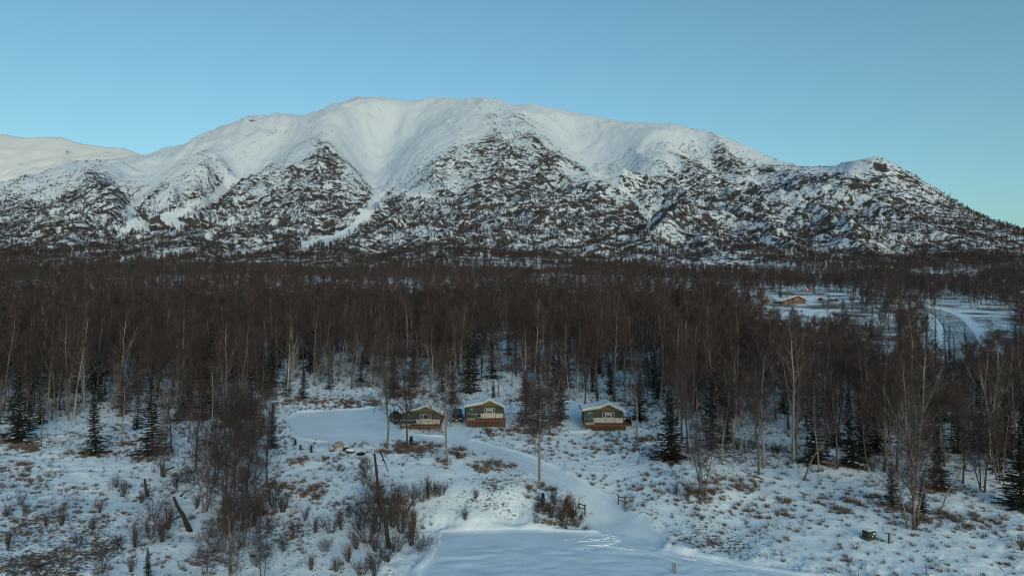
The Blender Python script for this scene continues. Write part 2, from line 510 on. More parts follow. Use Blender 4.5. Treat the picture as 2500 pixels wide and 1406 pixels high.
def packed_snow_mat(name, col, sc=3.0, bump=0.25):
    m, nt, b = new_mat(name); L = nt.links
    tc = N(nt, 'ShaderNodeTexCoord')
    n1 = N(nt, 'ShaderNodeTexNoise', Scale=sc, Detail=6.0, Roughness=0.65)
    n2 = N(nt, 'ShaderNodeTexNoise', Scale=0.25, Detail=3.0)
    for n in (n1, n2): L.new(tc.outputs['Object'], n.inputs['Vector'])
    mr = N(nt, 'ShaderNodeMapRange'); mr.inputs[1].default_value = 0.3; mr.inputs[2].default_value = 0.7
    mr.inputs[3].default_value = 0.92; mr.inputs[4].default_value = 1.05
    L.new(n2.outputs[0], mr.inputs[0])
    h = N(nt, 'ShaderNodeHueSaturation', Color=(*col, 1)); L.new(mr.outputs[0], h.inputs['Value'])
    L.new(h.outputs[0], b.inputs['Base Color'])
    b.inputs['Roughness'].default_value = 0.75
    bp = N(nt, 'ShaderNodeBump', Strength=bump, Distance=0.06)
    L.new(n1.outputs[0], bp.inputs['Height']); L.new(bp.outputs[0], b.inputs['Normal'])
    return m

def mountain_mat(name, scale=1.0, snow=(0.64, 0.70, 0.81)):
    """Snow over rock and brush; 'cover' says how much ground shows through, 'rock' where cliffs stand."""
    m, nt, b = new_mat(name); L = nt.links
    tc = N(nt, 'ShaderNodeTexCoord')
    at = N(nt, 'ShaderNodeAttribute', attribute_name='cover')
    ar = N(nt, 'ShaderNodeAttribute', attribute_name='rock')
    n1 = N(nt, 'ShaderNodeTexNoise', Scale=0.05 * scale, Detail=4.0, Roughness=0.7)
    n2 = N(nt, 'ShaderNodeTexNoise', Scale=0.012 * scale, Detail=5.0, Roughness=0.6)
    n3 = N(nt, 'ShaderNodeTexNoise', Scale=0.18 * scale, Detail=4.0)
    mp = N(nt, 'ShaderNodeMapping'); mp.inputs['Rotation'].default_value = (0.0, 0.5, 0.35); mp.inputs['Scale'].default_value = (0.35, 1.0, 2.2)
    L.new(tc.outputs['Object'], mp.inputs[0])
    n4 = N(nt, 'ShaderNodeTexNoise', Scale=0.035 * scale, Detail=7.0, Roughness=0.7)
    L.new(mp.outputs[0], n4.inputs['Vector'])
    for n in (n1, n2, n3): L.new(tc.outputs['Object'], n.inputs['Vector'])
    def madd(a, k, c):
        q = N(nt, 'ShaderNodeMath', operation='MULTIPLY_ADD'); q.inputs[1].default_value = k
        L.new(a, q.inputs[0]); L.new(c, q.inputs[2]) if not isinstance(c, float) else setattr(q.inputs[2], 'default_value', c)
        return q.outputs[0]
    v = madd(at.outputs['Fac'], 0.62, madd(n2.outputs[0], 0.5, madd(n1.outputs[0], 1.0, 0.0)))
    mr = N(nt, 'ShaderNodeMapRange'); mr.inputs[1].default_value = 1.12; mr.inputs[2].default_value = 1.19
    L.new(v, mr.inputs[0])
    v2 = madd(ar.outputs['Fac'], 0.55, madd(n4.outputs[0], 1.0, 0.0))
    mr2 = N(nt, 'ShaderNodeMapRange'); mr2.inputs[1].default_value = 0.92; mr2.inputs[2].default_value = 1.0
    L.new(v2, mr2.inputs[0])
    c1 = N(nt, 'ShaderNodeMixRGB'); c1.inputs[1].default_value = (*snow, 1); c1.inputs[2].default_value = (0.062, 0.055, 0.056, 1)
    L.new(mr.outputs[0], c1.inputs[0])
    rc = N(nt, 'ShaderNodeMixRGB'); rc.inputs[1].default_value = (0.05, 0.046, 0.045, 1); rc.inputs[2].default_value = (0.11, 0.092, 0.08, 1)
    L.new(n3.outputs[0], rc.inputs[0])
    c2 = N(nt, 'ShaderNodeMixRGB'); L.new(mr2.outputs[0], c2.inputs[0]); L.new(c1.outputs[0], c2.inputs[1]); L.new(rc.outputs[0], c2.inputs[2])
    L.new(c2.outputs[0], b.inputs['Base Color'])
    b.inputs['Roughness'].default_value = 0.85
    mq = N(nt, 'ShaderNodeMapping'); mq.inputs['Rotation'].default_value = (0, 0, 0.5); mq.inputs['Scale'].default_value = (1.0, 0.22, 1.0)
    L.new(tc.outputs['Object'], mq.inputs[0])
    n5 = N(nt, 'ShaderNodeTexNoise', Scale=0.05 * scale, Detail=4.0, Roughness=0.6); L.new(mq.outputs[0], n5.inputs['Vector'])
    hh = madd(n5.outputs[0], 1.0, madd(n1.outputs[0], 0.5, 0.0))
    bp = N(nt, 'ShaderNodeBump', Strength=0.4, Distance=5.0 / scale)
    L.new(hh, bp.inputs['Height']); L.new(bp.outputs[0], b.inputs['Normal'])
    return m

def bark_mat(name, pale, dark, amt=0.5):
    m, nt, b = new_mat(name); L = nt.links
    tc = N(nt, 'ShaderNodeTexCoord')
    mp = N(nt, 'ShaderNodeMapping'); mp.inputs['Scale'].default_value = (1, 1, 2.2)
    L.new(tc.outputs['Object'], mp.inputs[0])
    n1 = N(nt, 'ShaderNodeTexNoise', Scale=2.2, Detail=5.0, Roughness=0.7)
    L.new(mp.outputs[0], n1.inputs['Vector'])
    oi = N(nt, 'ShaderNodeObjectInfo')
    ad = N(nt, 'ShaderNodeMath', operation='MULTIPLY_ADD'); ad.inputs[1].default_value = 0.5
    L.new(oi.outputs['Random'], ad.inputs[0]); L.new(n1.outputs[0], ad.inputs[2])
    mr = N(nt, 'ShaderNodeMapRange'); mr.inputs[1].default_value = amt; mr.inputs[2].default_value = amt + 0.35
    L.new(ad.outputs[0], mr.inputs[0])
    mx = N(nt, 'ShaderNodeMixRGB'); mx.inputs[1].default_value = (*dark, 1); mx.inputs[2].default_value = (*pale, 1)
    L.new(mr.outputs[0], mx.inputs[0]); L.new(mx.outputs[0], b.inputs['Base Color'])
    b.inputs['Roughness'].default_value = 0.9
    return m

MAT = {}
MAT['snowfield'] = snow_ground_mat()
MAT['packed'] = packed_snow_mat('packed_snow', (0.76, 0.85, 0.96))
MAT['lot'] = packed_snow_mat('ploughed_snow', (0.72, 0.83, 0.96), 2.0, 0.18)
MAT['loose'] = packed_snow_mat('loose_snow', (0.86, 0.88, 0.91), 4.0, 0.3)
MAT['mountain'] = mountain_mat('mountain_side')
MAT['farmountain'] = mountain_mat('far_mountain_side', 0.8, (0.74, 0.75, 0.79))
MAT['birch_bark'] = bark_mat('birch_bark', (0.22, 0.19, 0.17), (0.06, 0.05, 0.045), 0.6)
MAT['pale_bark'] = bark_mat('pale_bark', (0.33, 0.29, 0.26), (0.11, 0.09, 0.08), 0.5)
MAT['dark_bark'] = simple('dark_bark', (0.06, 0.047, 0.04), 0.95, 0.4, 3.0)
MAT['twig'] = simple('birch_twigs', (0.056, 0.041, 0.043), 0.9, 0.25, 1.0, rnd=0.3)
MAT['twig_red'] = simple('red_twigs', (0.064, 0.043, 0.043), 0.9, 0.25, 1.0, rnd=0.3)
MAT['alder'] = simple('alder_brush', (0.056, 0.049, 0.050), 0.95, 0.25, 0.3, rnd=0.3)
MAT['needle'] = simple('spruce_needles', (0.017, 0.023, 0.021), 0.9, 0.3, 1.5, rnd=0.3)
MAT['straw'] = simple('dry_grass', (0.150, 0.105, 0.074), 0.9, 0.35, 2.0, rnd=0.35)
MAT['weed'] = simple('dry_weeds', (0.095, 0.065, 0.052), 0.9, 0.35, 2.0, rnd=0.35)
MAT['snow'] = packed_snow_mat('clean_snow', (0.82, 0.84, 0.88), 5.0, 0.2)
# ------------------------------------------------------------------ terrain meshes
def grid_faces(nr, nc):
    i = np.arange((nr - 1) * (nc - 1)); r = i // (nc - 1); c = i % (nc - 1)
    a = r * nc + c
    return np.c_[a, a + 1, a + nc + 1, a + nc]

def set_attr(me, name, arr):
    a = me.attributes.new(name, 'FLOAT', 'POINT')
    a.data.foreach_set('value', np.asarray(arr, np.float32).ravel())

XC = np.linspace(-1.0, 1.0, 861)
rows_near = list(np.arange(44, 60, 0.8)) + list(np.arange(60, 165, 0.27))
while rows_near[-1] < 1150:
    rows_near.append(rows_near[-1] * 1.0085)
rows_far = [rows_near[-1]]
while rows_far[-1] < 5600:
    rows_far.append(rows_far[-1] * (1.0042 if rows_far[-1] < 4000 else 1.03))
rows_near = np.array(rows_near); rows_far = np.array(rows_far)

def cover_near(x, y):
    """How much dry growth shows through the snow."""
    px, py = to_pix(x, y, np.full_like(x, 2.0))
    ds, ls, rs = masks(x, y)
    c = 0.30 + 0.42 * fbm(x * 0.09, y * 0.09, 4, 21)
    c += 0.22 * sstep(150, 230, y)
    c += 0.12 * sstep(-5, -45, x) * sstep(100, 70, y)
    c = c * sstep(0.0, 1.6, ds) * sstep(0.0, 2.5, ls) * sstep(-1, 6, rs)
    bank = sstep(4.5, 0.5, ls) * (y > 82) * (x < 12)
    c = c * (1 - 0.45 * bank)
    return np.clip(c, 0, 1)

# near ground: dense wedge in view plus a coarse apron behind the camera
Xg, Yg = np.meshgrid(XC, rows_near)
xg = Xg * Yg
zg = np.empty_like(xg)
zg[:] = ground_h(xg, Yg, True, True)
cov = cover_near(xg, Yg)
back_y = [-4000, -1200, -300, -60, 10, 30]
bk = []
for yb in back_y:
    wdt = max(44.0, abs(yb) * 1.2, 60.0 if yb < 30 else 44.0)
    bk.append(np.c_[XC * wdt, np.full(len(XC), yb), np.full(len(XC), LOTZ - 0.3)])
bk = np.array(bk)
V = np.concatenate([bk.reshape(-1, 3), np.stack([xg, Yg, zg], -1).reshape(-1, 3)])
me = mesh_np('ground', V, grid_faces(len(back_y) + len(rows_near), len(XC)), [MAT['snowfield']], smooth=True)
set_attr(me, 'cover', np.r_[np.full(len(back_y) * len(XC), 0.3), cov.ravel()])
tag(link(bpy.data.objects.new('ground', me)), kind='structure')

# the mountain
TREELINE = [(-700, 560), (0, 470), (150, 445), (230, 425), (330, 470), (400, 450), (495, 395), (560, 435), (650, 420), (780, 350), (880, 440), (930, 480), (1000, 450), (1080, 400), (1150, 335), (1270, 306), (1350, 365), (1450, 430), (1500, 445), (1600, 392), (1700, 360), (1800, 346), (1900, 392), (2140, 392), (2500, 560), (3200, 600)]
TLX = np.array([t[0] for t in TREELINE]); TLY = np.array([t[1] for t in TREELINE])
GPX = {k: [(a, b) for a, b, _ in v] for k, v in GULLY.items()}

EDGES = [[(1270, 308), (1330, 350), (1380, 392), (1440, 425), (1480, 442), (1540, 475), (1580, 505), (1600, 540)],
         [(780, 345), (830, 385), (860, 430), (900, 470), (912, 500)], [(230, 432), (250, 470), (290, 510), (285, 540)], [(495, 400), (450, 430), (400, 455), (350, 490), (325, 520)],
         [(2140, 400), (2230, 442), (2300, 480), (2400, 540), (2500, 580)], [(2070, 420), (1930, 460), (1750, 505), (1650, 525), (1600, 550)], [(1110, 360), (1040, 440), (950, 500), (880, 560)], [(650, 430), (590, 475), (530, 520), (470, 570)], [(1610, 400), (1690, 425), (1760, 470), (1800, 500)]]
def veg_mtn(x, y, z):
    px, py = to_pix(x, y, z)
    tl = np.interp(px, TLX, TLY)
    d = py - tl + 26 * fbm(x * 0.005, y * 0.004, 3, 88)
    v = sstep(-20, 60, d) * 0.88 + 0.20 * sstep(-110, -10, d)
    v = v + 0.30 * sstep(1780, 1950, px) * sstep(-10, 40, d) + 0.50 * sstep(490, 580, py) + 0.10 * sstep(40, 120, d)
    on = sstep(-60, 10, d)
    r1, r2, r3 = ribs(x, y)
    v = v + on * (0.50 * fbm(x * 0.0065, y * 0.0045, 3, 81) + 0.26 * fbm(x * 0.024, y * 0.010, 3, 85) + 0.60 * (r1 - .42) + 0.62 * (r2 - .42) + 0.22 * (r3 - .42))
    e = np.full(px.shape, 1e9)
    for pl in EDGES: e = np.minimum(e, line_d(px, py, pl))
    v = v + 0.45 * sstep(13, 2, e + 4 * vnoise(x * .02, y * .02, 90)) * sstep(-25, 0, d)
    g = np.full(px.shape, 1e9)
    wob = 1 + 0.55 * fbm(x * 0.012, y * 0.008, 3, 92)
    for k in GPX:
        if k == 'e': continue
        wd = {'a': 1.0, 'b': np.where(py > 445, 0.38, 1.2), 'c': 0.75, 'd': 0.95}[k]
        g = np.minimum(g, line_d(px, py, GPX[k]) / (wd * wob))
    v = v * (0.10 + 0.90 * sstep(3, 20, g))
    # avalanche slopes and bald patches
    for cx, cy, rx, ry, a in [(1180, 445, 60, 16, .7), (1230, 585, 60, 12, .5), (1010, 470, 30, 14, .6), (620, 470, 40, 16, .6), (700, 520, 50, 12, .45), (1960, 470, 60, 14, .5), (2090, 520, 40, 16, .6), (1340, 545, 50, 14, .5), (800, 585, 60, 10, .6), (1830, 440, 50, 14, .5), (1100, 585, 40, 10, .5), (1830, 540, 22, 26, .6)]:
        v = v - a * np.exp(-(((px - cx) / rx) ** 2 + ((py - cy) / ry) ** 2))
    return np.clip(v, 0, 1)

ROCKS = [(1200, 345, 60, 30, .9), (1290, 330, 40, 30, .8), (1330, 420, 60, 40, .75), (1180, 505, 110, 16, 1.0), (1260, 500, 50, 14, .8), (1090, 425, 45, 18, .8), (1230, 375, 60, 25, .7), (1370, 465, 50, 25, .7), (2090, 452, 45, 22, 1.0), (2140, 440, 40, 22, .9), (2010, 462, 40, 16, .7), (2280, 470, 60, 14, .6), (2330, 500, 60, 10, .6), (615, 293, 22, 8, .95), (675, 300, 16, 6, .5), (1620, 440, 60, 26, .6), (1140, 430, 40, 25, .6), (1300, 470, 60, 25, .5), (1050, 400, 30, 15, .6), (1420, 320, 40, 20, .42), (1360, 300, 10, 6, .6), (950, 300, 30, 14, .36), (1090, 300, 40, 20, .34), (760, 330, 30, 14, .36), (880, 330, 40, 16, .34), (1470, 350, 30, 20, .38), (1250, 262, 30, 6, .5), (1650, 312, 30, 6, .45), (820, 262, 30, 5, .4), (1570, 322, 12, 6, .6), (560, 320, 12, 6, .5)]
Xm, Ym = np.meshgrid(XC, rows_far)
xm = Xm * Ym
zm = ground_h(xm, Ym, True, True)
pxm, pym = to_pix(xm, Ym, zm)
covm = veg_mtn(xm, Ym, zm)
rk = np.zeros_like(xm)
for cx, cy, rx, ry, a in ROCKS:
    rk = np.maximum(rk, a * np.exp(-(((pxm - cx) / rx) ** 2 + ((pym - cy) / ry) ** 2)))
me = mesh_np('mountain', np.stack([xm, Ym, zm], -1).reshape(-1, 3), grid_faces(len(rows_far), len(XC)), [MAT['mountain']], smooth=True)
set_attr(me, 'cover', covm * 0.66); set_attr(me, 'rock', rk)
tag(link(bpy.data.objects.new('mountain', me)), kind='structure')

# the farther mountain on the left
fsk = [(-900, 300), (-500, 310), (-200, 318), (0, 328), (60, 338), (145, 335), (200, 352), (260, 360), (300, 362), (345, 378), (420, 400), (520, 430), (800, 470), (1200, 500)]
fx = np.linspace(-900, 1200, 240); nrf = 90
tt = np.linspace(0, 1, nrf)
fy = np.interp(fx, [a for a, _ in fsk], [b for _, b in fsk])
PXf, TTf = np.meshgrid(fx, tt)
Df = 5200 + 2600 * TTf
spur = np.interp(PXf, [-900, -500, -120, 40, 150, 260, 330, 500, 1200], [0.0, 1, 0, 1, .1, .9, .2, .6, 0])
prof = TTf ** (1.15 - 0.5 * spur * (1 - TTf))
PYf = 560 + (np.interp(PXf, fx, fy) - 560) * prof
X3, Y3, Z3 = pix(PXf, PYf, Df)
w = np.sin(np.pi * TTf)
Z3 = Z3 + w * 90 * fbm(X3 * 0.0022, Y3 * 0.0012, 4, 91) + w * 80 * (1 - 2 * np.abs(vnoise((X3 + .4 * Y3) * 0.0042, Y3 * 0.0011, 95))) + w * 22 * (1 - 2 * np.abs(vnoise((X3 - .3 * Y3) * 0.013, Y3 * 0.004, 96)))
back = np.stack([X3[-1] * 1.3, Y3[-1] + 2500, Z3[-1] - 1500], -1)[None]
Vf = np.concatenate([np.stack([X3, Y3, Z3], -1), back]).reshape(-1, 3)
me = mesh_np('far_mountain', Vf, grid_faces(nrf + 1, len(fx)), [MAT['farmountain']], smooth=True)
pxf, pyf = to_pix(Vf[:, 0], Vf[:, 1], Vf[:, 2])
frk = np.zeros(len(Vf))
for cx, cy, rx, ry, a in [(165, 372, 22, 14, .85), (185, 395, 18, 9, .85), (270, 374, 30, 6, .8), (130, 405, 14, 6, .8), (15, 378, 10, 12, .7), (55, 382, 8, 5, .8), (110, 427, 25, 7, .8), (205, 392, 10, 7, .8), (250, 395, 14, 5, .7), (90, 360, 6, 4, .7)]:
    frk = np.maximum(frk, a * np.exp(-(((pxf - cx) / rx) ** 2 + ((pyf - cy) / ry) ** 2)))
set_attr(me, 'cover', np.clip(0.25 * sstep(400, 450, pyf), 0, 1)); set_attr(me, 'rock', frk)
tag(link(bpy.data.objects.new('far_mountain', me)), kind='structure')

# ------------------------------------------------------------------ lot, driveway, highway
def masked_sheet(name, sdf, x0, x1, y0, y1, st, lift, mat, extra=None):
    gx = np.arange(x0, x1, st); gy = np.arange(y0, y1, st)
    GX, GY = np.meshgrid(gx, gy)
    sd = sdf(GX, GY)
    z = ground_h(GX, GY) + lift
    if extra is not None: z = z + extra(GX, GY)
    F = grid_faces(len(gy), len(gx))
    keep = (sd.ravel()[F] < 0.3).all(1)
    F = F[keep]
    used = np.unique(F); remap = np.zeros(GX.size, int); remap[used] = np.arange(len(used))
    Vv = np.stack([GX, GY, z], -1).reshape(-1, 3)[used]
    me = mesh_np(name, Vv, remap[F], [mat], smooth=True)
    o = link(bpy.data.objects.new(name, me))
    return tag(o, kind='structure')

dxs = [p[0] for p in DRIVE_S + TURN]; dys = [p[1] for p in DRIVE_S + TURN]
def drive_only(x, y):
    return np.maximum(drive_sd(x, y), -(lot_sd(x, y) + 0.2))
rut = lambda x, y: -0.09 * (np.exp(-((line_d(x, y, DRIVE_S) - 0.8) / 0.2) ** 2)) - 0.05 * np.exp(-((line_d(x, y, DRIVE_S) - 1.5 + .3 * vnoise(x * .2, y * .2, 7)) / 0.15) ** 2) + 0.03 * fbm(x * 1.2, y * 1.2, 3, 44)
masked_sheet('driveway', drive_only, min(dxs) - 4, max(dxs) + 4, min(dys) - 4, max(dys) + 10, 0.3, -0.05, MAT['packed'], rut)
lotx = [p[0] for p in LOT]; loty = [p[1] for p in LOT]
lot = masked_sheet('parking_lot', lot_sd, min(lotx) - 2, max(lotx) + 2, min(loty) - 2, max(loty) + 2, 0.35, -0.05, MAT['lot'],
                   lambda x, y: 0.13 * fbm(x * 0.55, y * 1.3, 4, 46) * sstep(0.3, -1.5, lot_sd(x, y)) * (0.12 + 0.88 * sstep(80.5, 78.0, y + .6 * vnoise(x * .3, y * .3, 2))))

# highway: asphalt sheet with snow left between the wheel tracks
def road_mat():
    m, nt, b = new_mat('icy_asphalt'); L = nt.links
    uv = N(nt, 'ShaderNodeAttribute', attribute_name='across')
    nz = N(nt, 'ShaderNodeTexNoise', Scale=0.16, Detail=6.0)
    tc = N(nt, 'ShaderNodeTexCoord'); L.new(tc.outputs['Object'], nz.inputs['Vector'])
    wv = N(nt, 'ShaderNodeMath', operation='MULTIPLY'); wv.inputs[1].default_value = 2 * math.pi / 1.85
    L.new(uv.outputs['Fac'], wv.inputs[0])
    cs = N(nt, 'ShaderNodeMath', operation='COSINE'); L.new(wv.outputs[0], cs.inputs[0])
    ad = N(nt, 'ShaderNodeMath', operation='MULTIPLY_ADD'); ad.inputs[1].default_value = 0.055
    L.new(cs.outputs[0], ad.inputs[0]); L.new(nz.outputs[0], ad.inputs[2])
    mr = N(nt, 'ShaderNodeMapRange'); mr.inputs[1].default_value = 0.38; mr.inputs[2].default_value = 0.62
    L.new(ad.outputs[0], mr.inputs[0])
    mx = N(nt, 'ShaderNodeMixRGB'); mx.inputs[1].default_value = (0.20, 0.22, 0.23, 1); mx.inputs[2].default_value = (0.50, 0.54, 0.58, 1)
    L.new(mr.outputs[0], mx.inputs[0]); L.new(mx.outputs[0], b.inputs['Base Color'])
    b.inputs['Roughness'].default_value = 0.6
    return m
rl = np.array(ROAD_S); tang = np.gradient(rl, axis=0); tang /= np.linalg.norm(tang, axis=1)[:, None]
nrm = np.c_[-tang[:, 1], tang[:, 0]]
acr = np.linspace(-4.6, 4.6, 24)
RX = rl[:, 0][:, None] + nrm[:, 0][:, None] * acr; RY = rl[:, 1][:, None] + nrm[:, 1][:, None] * acr
zc = ground_h(rl[:, 0], rl[:, 1], True)
RZ = np.repeat(zc[:, None], len(acr), 1) * 0 + ground_h(RX, RY) + 0.10
me = mesh_np('highway', np.stack([RX, RY, RZ], -1).reshape(-1, 3), grid_faces(len(rl), len(acr)), [road_mat()], smooth=True)
set_attr(me, 'across', np.repeat(acr[None], len(rl), 0))
tag(link(bpy.data.objects.new('road', me)), kind='structure')
# ------------------------------------------------------------------ plant prototypes (meshes shared by all copies)
RNG = np.random.default_rng(7)

class Twigs:
    """Thin tapering blades: one triangle each."""
    def __init__(s): s.P = []; s.Q = []; s.W = []
    def add(s, p, q, w): s.P.append(p); s.Q.append(q); s.W.append(w)
    def arrays(s, rng):
        P = np.array(s.P, float); Q = np.array(s.Q, float); W = np.array(s.W, float)[:, None]
        d = Q - P
        r = rng.normal(size=d.shape); n = np.cross(d, r); n /= np.linalg.norm(n, axis=1)[:, None] + 1e-9
        V = np.stack([P - n * W / 2, P + n * W / 2, Q], 1).reshape(-1, 3)
        F = np.arange(len(V)).reshape(-1, 3)
        return V, F
    def mesh(s, name, mat, rng):
        V, F = s.arrays(rng)
        return mesh_np(name, V, F, [mat])

def unit(v): return v / (np.linalg.norm(v) + 1e-9)

def gen_birch(seed, H=15.0, lo=0.32, nl=22, k=9, m=8, spread=1.0, fork=0, lean=(0, 0), tw=0.022, up=0.9, r0=0.0105, wob=0.012, stems=1, dead=False, droop=0.1):
    """Returns (trunk MB, crown Twigs)."""
    rng = np.random.default_rng(seed)
    tb = MB(); cr = Twigs()
    leaders = []
    for s in range(stems):
        hs = H * (1 if s == 0 else rng.uniform(0.7, 0.95))
        az = rng.uniform(0, 6.28); off = 0 if stems == 1 else rng.uniform(0.1, 0.35)
        ln = np.array(lean, float) + (np.array([math.cos(az), math.sin(az)]) * rng.uniform(0.06, 0.2) if stems > 1 else 0)
        p = np.array([math.cos(az) * off, math.sin(az) * off, -0.4]); pts = [p.copy()]
        dirn = np.array([ln[0] * .6, ln[1] * .6, 1.0]); n = 9
        for i in range(1, n + 1):
            dirn = dirn + np.r_[rng.normal(size=2) * wob * 5, 0]
            dirn[:2] = dirn[:2] * .8 + ln * .3
            p = p + unit(dirn) * (hs + 0.4) / n; pts.append(p.copy())
        leaders.append((np.array(pts), H * r0 * (1 if stems == 1 else 0.7), 0.0))
    base = leaders[0]
    for f in range(fork):
        t = rng.uniform(0.3, 0.55); i = int(t * 9)
        az = rng.uniform(0, 6.28); p = base[0][i].copy(); pts = [p.copy()]
        dirn = np.array([math.cos(az) * .5, math.sin(az) * .5, 1.0])
        L = H * (1 - t) * rng.uniform(.75, 1.0); n = 6
        for j in range(n):
            dirn = dirn + np.r_[rng.normal(size=2) * wob * 4, 0.12]; p = p + unit(dirn) * L / n; pts.append(p.copy())
        leaders.append((np.array(pts), base[1] * (1 - t) * 0.75, t))
    for pts, rr, t0 in leaders:
        n = len(pts)
        rad = [max(0.012, rr * (1 - i / (n - 1)) ** 0.75 * (1.25 if i == 0 and t0 == 0 else 1)) for i in range(n)]
        tb.tube(pts, rad, 6)
        Ll = np.linalg.norm(pts[-1] - pts[0])
        for i in range(int(nl * (Ll / H) / (1 if stems == 1 else stems * .7) + .5)):
            t = lo + (0.98 - lo) * rng.uniform() ** 0.85 if t0 == 0 else rng.uniform(0.05, 0.98)
            fi = t * (n - 1); i0 = min(int(fi), n - 2); p = pts[i0] + (pts[i0 + 1] - pts[i0]) * (fi - i0)
            az = rng.uniform(0, 6.28)
            ll = H * spread * (0.06 + 0.20 * (1 - t)) * rng.uniform(0.7, 1.25)
            e = rng.uniform(0.45, 1.1) * up
            d = unit(np.array([math.cos(az), math.sin(az), e]))
            lp = [p]
            for j in range(3):
                d = unit(d + rng.normal(size=3) * 0.16 + np.array([0, 0, 0.18 * up]))
                lp.append(lp[-1] + d * ll / 3)
            r1 = max(0.012, rr * (1 - t) ** .75 * 0.42)
            tb.tube(lp, [r1, r1 * .7, r1 * .45, 0.008], 3, cap=False)
            if dead and rng.uniform() < .6: continue
            for j in range(k):
                s = rng.uniform(0.15, 1.0) * 3; q0 = min(int(s), 2); bp = lp[q0] + (lp[q0 + 1] - lp[q0]) * (s - q0)
                bd = unit(d * 0.8 + rng.normal(size=3) * 0.6 + np.array([0, 0, 0.25 * up]))
                bl = ll * rng.uniform(0.25, 0.55) + 0.25
                bq = bp + bd * bl
                cr.add(bp, bq, tw * 1.3)
                for g in range(m):
                    u = rng.uniform(0.1, 1.0); tp = bp + (bq - bp) * u
                    td = unit(bd * 0.7 + rng.normal(size=3) * 0.65 + np.array([0, 0, 0.15 - droop]))
                    cr.add(tp, tp + td * rng.uniform(0.35, 0.95) * (H / 15) ** .5, tw)
    return tb, cr, rng

def gen_spruce(seed, H=9.0, rad=0.19, dens=1.0, bare=0.04, snow=0.32, ragged=0.5):
    rng = np.random.default_rng(seed)
    tb = MB(); cr = Twigs(); SV = []; SF = []
    tb.tube([(0, 0, -0.4), (0.02, 0.01, H * .35), (-.01, .02, H * .7), (0, 0, H)], [H * .014 + .03, H * .011, H * .006, 0.012], 6)
    z = H * bare
    Rm = H * rad
    while z < H * 0.985:
        t = z / H
        L = Rm * (1 - t) ** 0.82 * rng.uniform(1 - ragged, 1 + ragged * .5) + 0.08
        nb = int((9 - 4 * t) * dens)
        a0 = rng.uniform(0, 6.28)
        for b in range(max(3, nb)):
            az = a0 + 6.283 * b / max(3, nb) + rng.normal() * 0.2
            l = L * rng.uniform(0.55, 1.18)
            dz0 = -0.35 + 0.75 * t
            o = np.array([math.cos(az), math.sin(az), 0])
            p0 = np.array([0, 0, z]) + rng.normal(size=3) * 0.02
            p1 = p0 + o * l * .55 + np.array([0, 0, dz0 * l * .6])
            p2 = p0 + o * l + np.array([0, 0, dz0 * l * .75 + 0.05 * l])
            cr.add(p0, p2, 0.05)
            side = np.array([-o[1], o[0], 0])
            ns = max(4, int(6 + 8 * l))
            for q in range(ns):
                u = (q + rng.uniform()) / ns
                bp = (1 - u) ** 2 * p0 + 2 * u * (1 - u) * p1 + u * u * p2
                w = (0.16 + 0.30 * l) * (1.05 - u * .75)
                sg = 1 if q % 2 else -1
                d = side * sg * rng.uniform(.5, 1.0) + o * rng.uniform(.3, .8) + np.array([0, 0, rng.uniform(-.55, .05)])
                cr.add(bp, bp + unit(d) * w, 0.085 + 0.05 * l)
            cr.add(p1, p2 + o * 0.12, 0.14 + .03 * l)
            if rng.uniform() < snow and l > .25:
                u0 = rng.uniform(.35, .75); c = (1 - u0) ** 2 * p0 + 2 * u0 * (1 - u0) * p1 + u0 * u0 * p2 + np.array([0, 0, .05])
                a = o * l * .2 + np.array([0, 0, dz0 * l * .1]); s_ = side * (0.05 + .08 * l)
                k0 = len(SV); SV += [c - a, c + s_ , c + a, c - s_, c + np.array([0, 0, .05])]
                SF += [(k0, k0 + 1, k0 + 4), (k0 + 1, k0 + 2, k0 + 4), (k0 + 2, k0 + 3, k0 + 4), (k0 + 3, k0, k0 + 4)]
        z += (0.13 + 0.02 * H / 9 + 0.22 * (1 - t)) * (H / 9) ** .5 / dens ** .3
    return tb, cr, (np.array(SV), np.array(SF)), rng

def gen_shrub(seed, H=2.0, stems=16, tw=0.02, m=10, flare=0.5):
    rng = np.random.default_rng(seed)
    tb = MB(); cr = Twigs()
    for s in range(stems):
        az = rng.uniform(0, 6.28); fl = rng.uniform(0.05, flare); h = H * rng.uniform(.6, 1.0)
        d = unit(np.array([math.cos(az) * fl, math.sin(az) * fl, 1])); p = np.array([math.cos(az), math.sin(az), 0]) * rng.uniform(0, .22) * H * flare; p[2] = -.1
        pts = [p]
        for j in range(3):
            d = unit(d + rng.normal(size=3) * .12); pts.append(pts[-1] + d * h / 3)
        tb.tube(pts, [.018, .014, .010, .005], 3, cap=False)
        for j in range(m):
            u = rng.uniform(.25, 1) * 3; i0 = min(int(u), 2); bp = pts[i0] + (pts[i0 + 1] - pts[i0]) * (u - i0)
            bd = unit(d + rng.normal(size=3) * .5); bq = bp + bd * H * rng.uniform(.12, .32)
            cr.add(bp, bq, tw)
            for g in range(2):
                q = bp + (bq - bp) * rng.uniform(.3, .9); cr.add(q, q + unit(bd + rng.normal(size=3) * .7) * H * .12, tw * .8)
    return tb, cr, rng

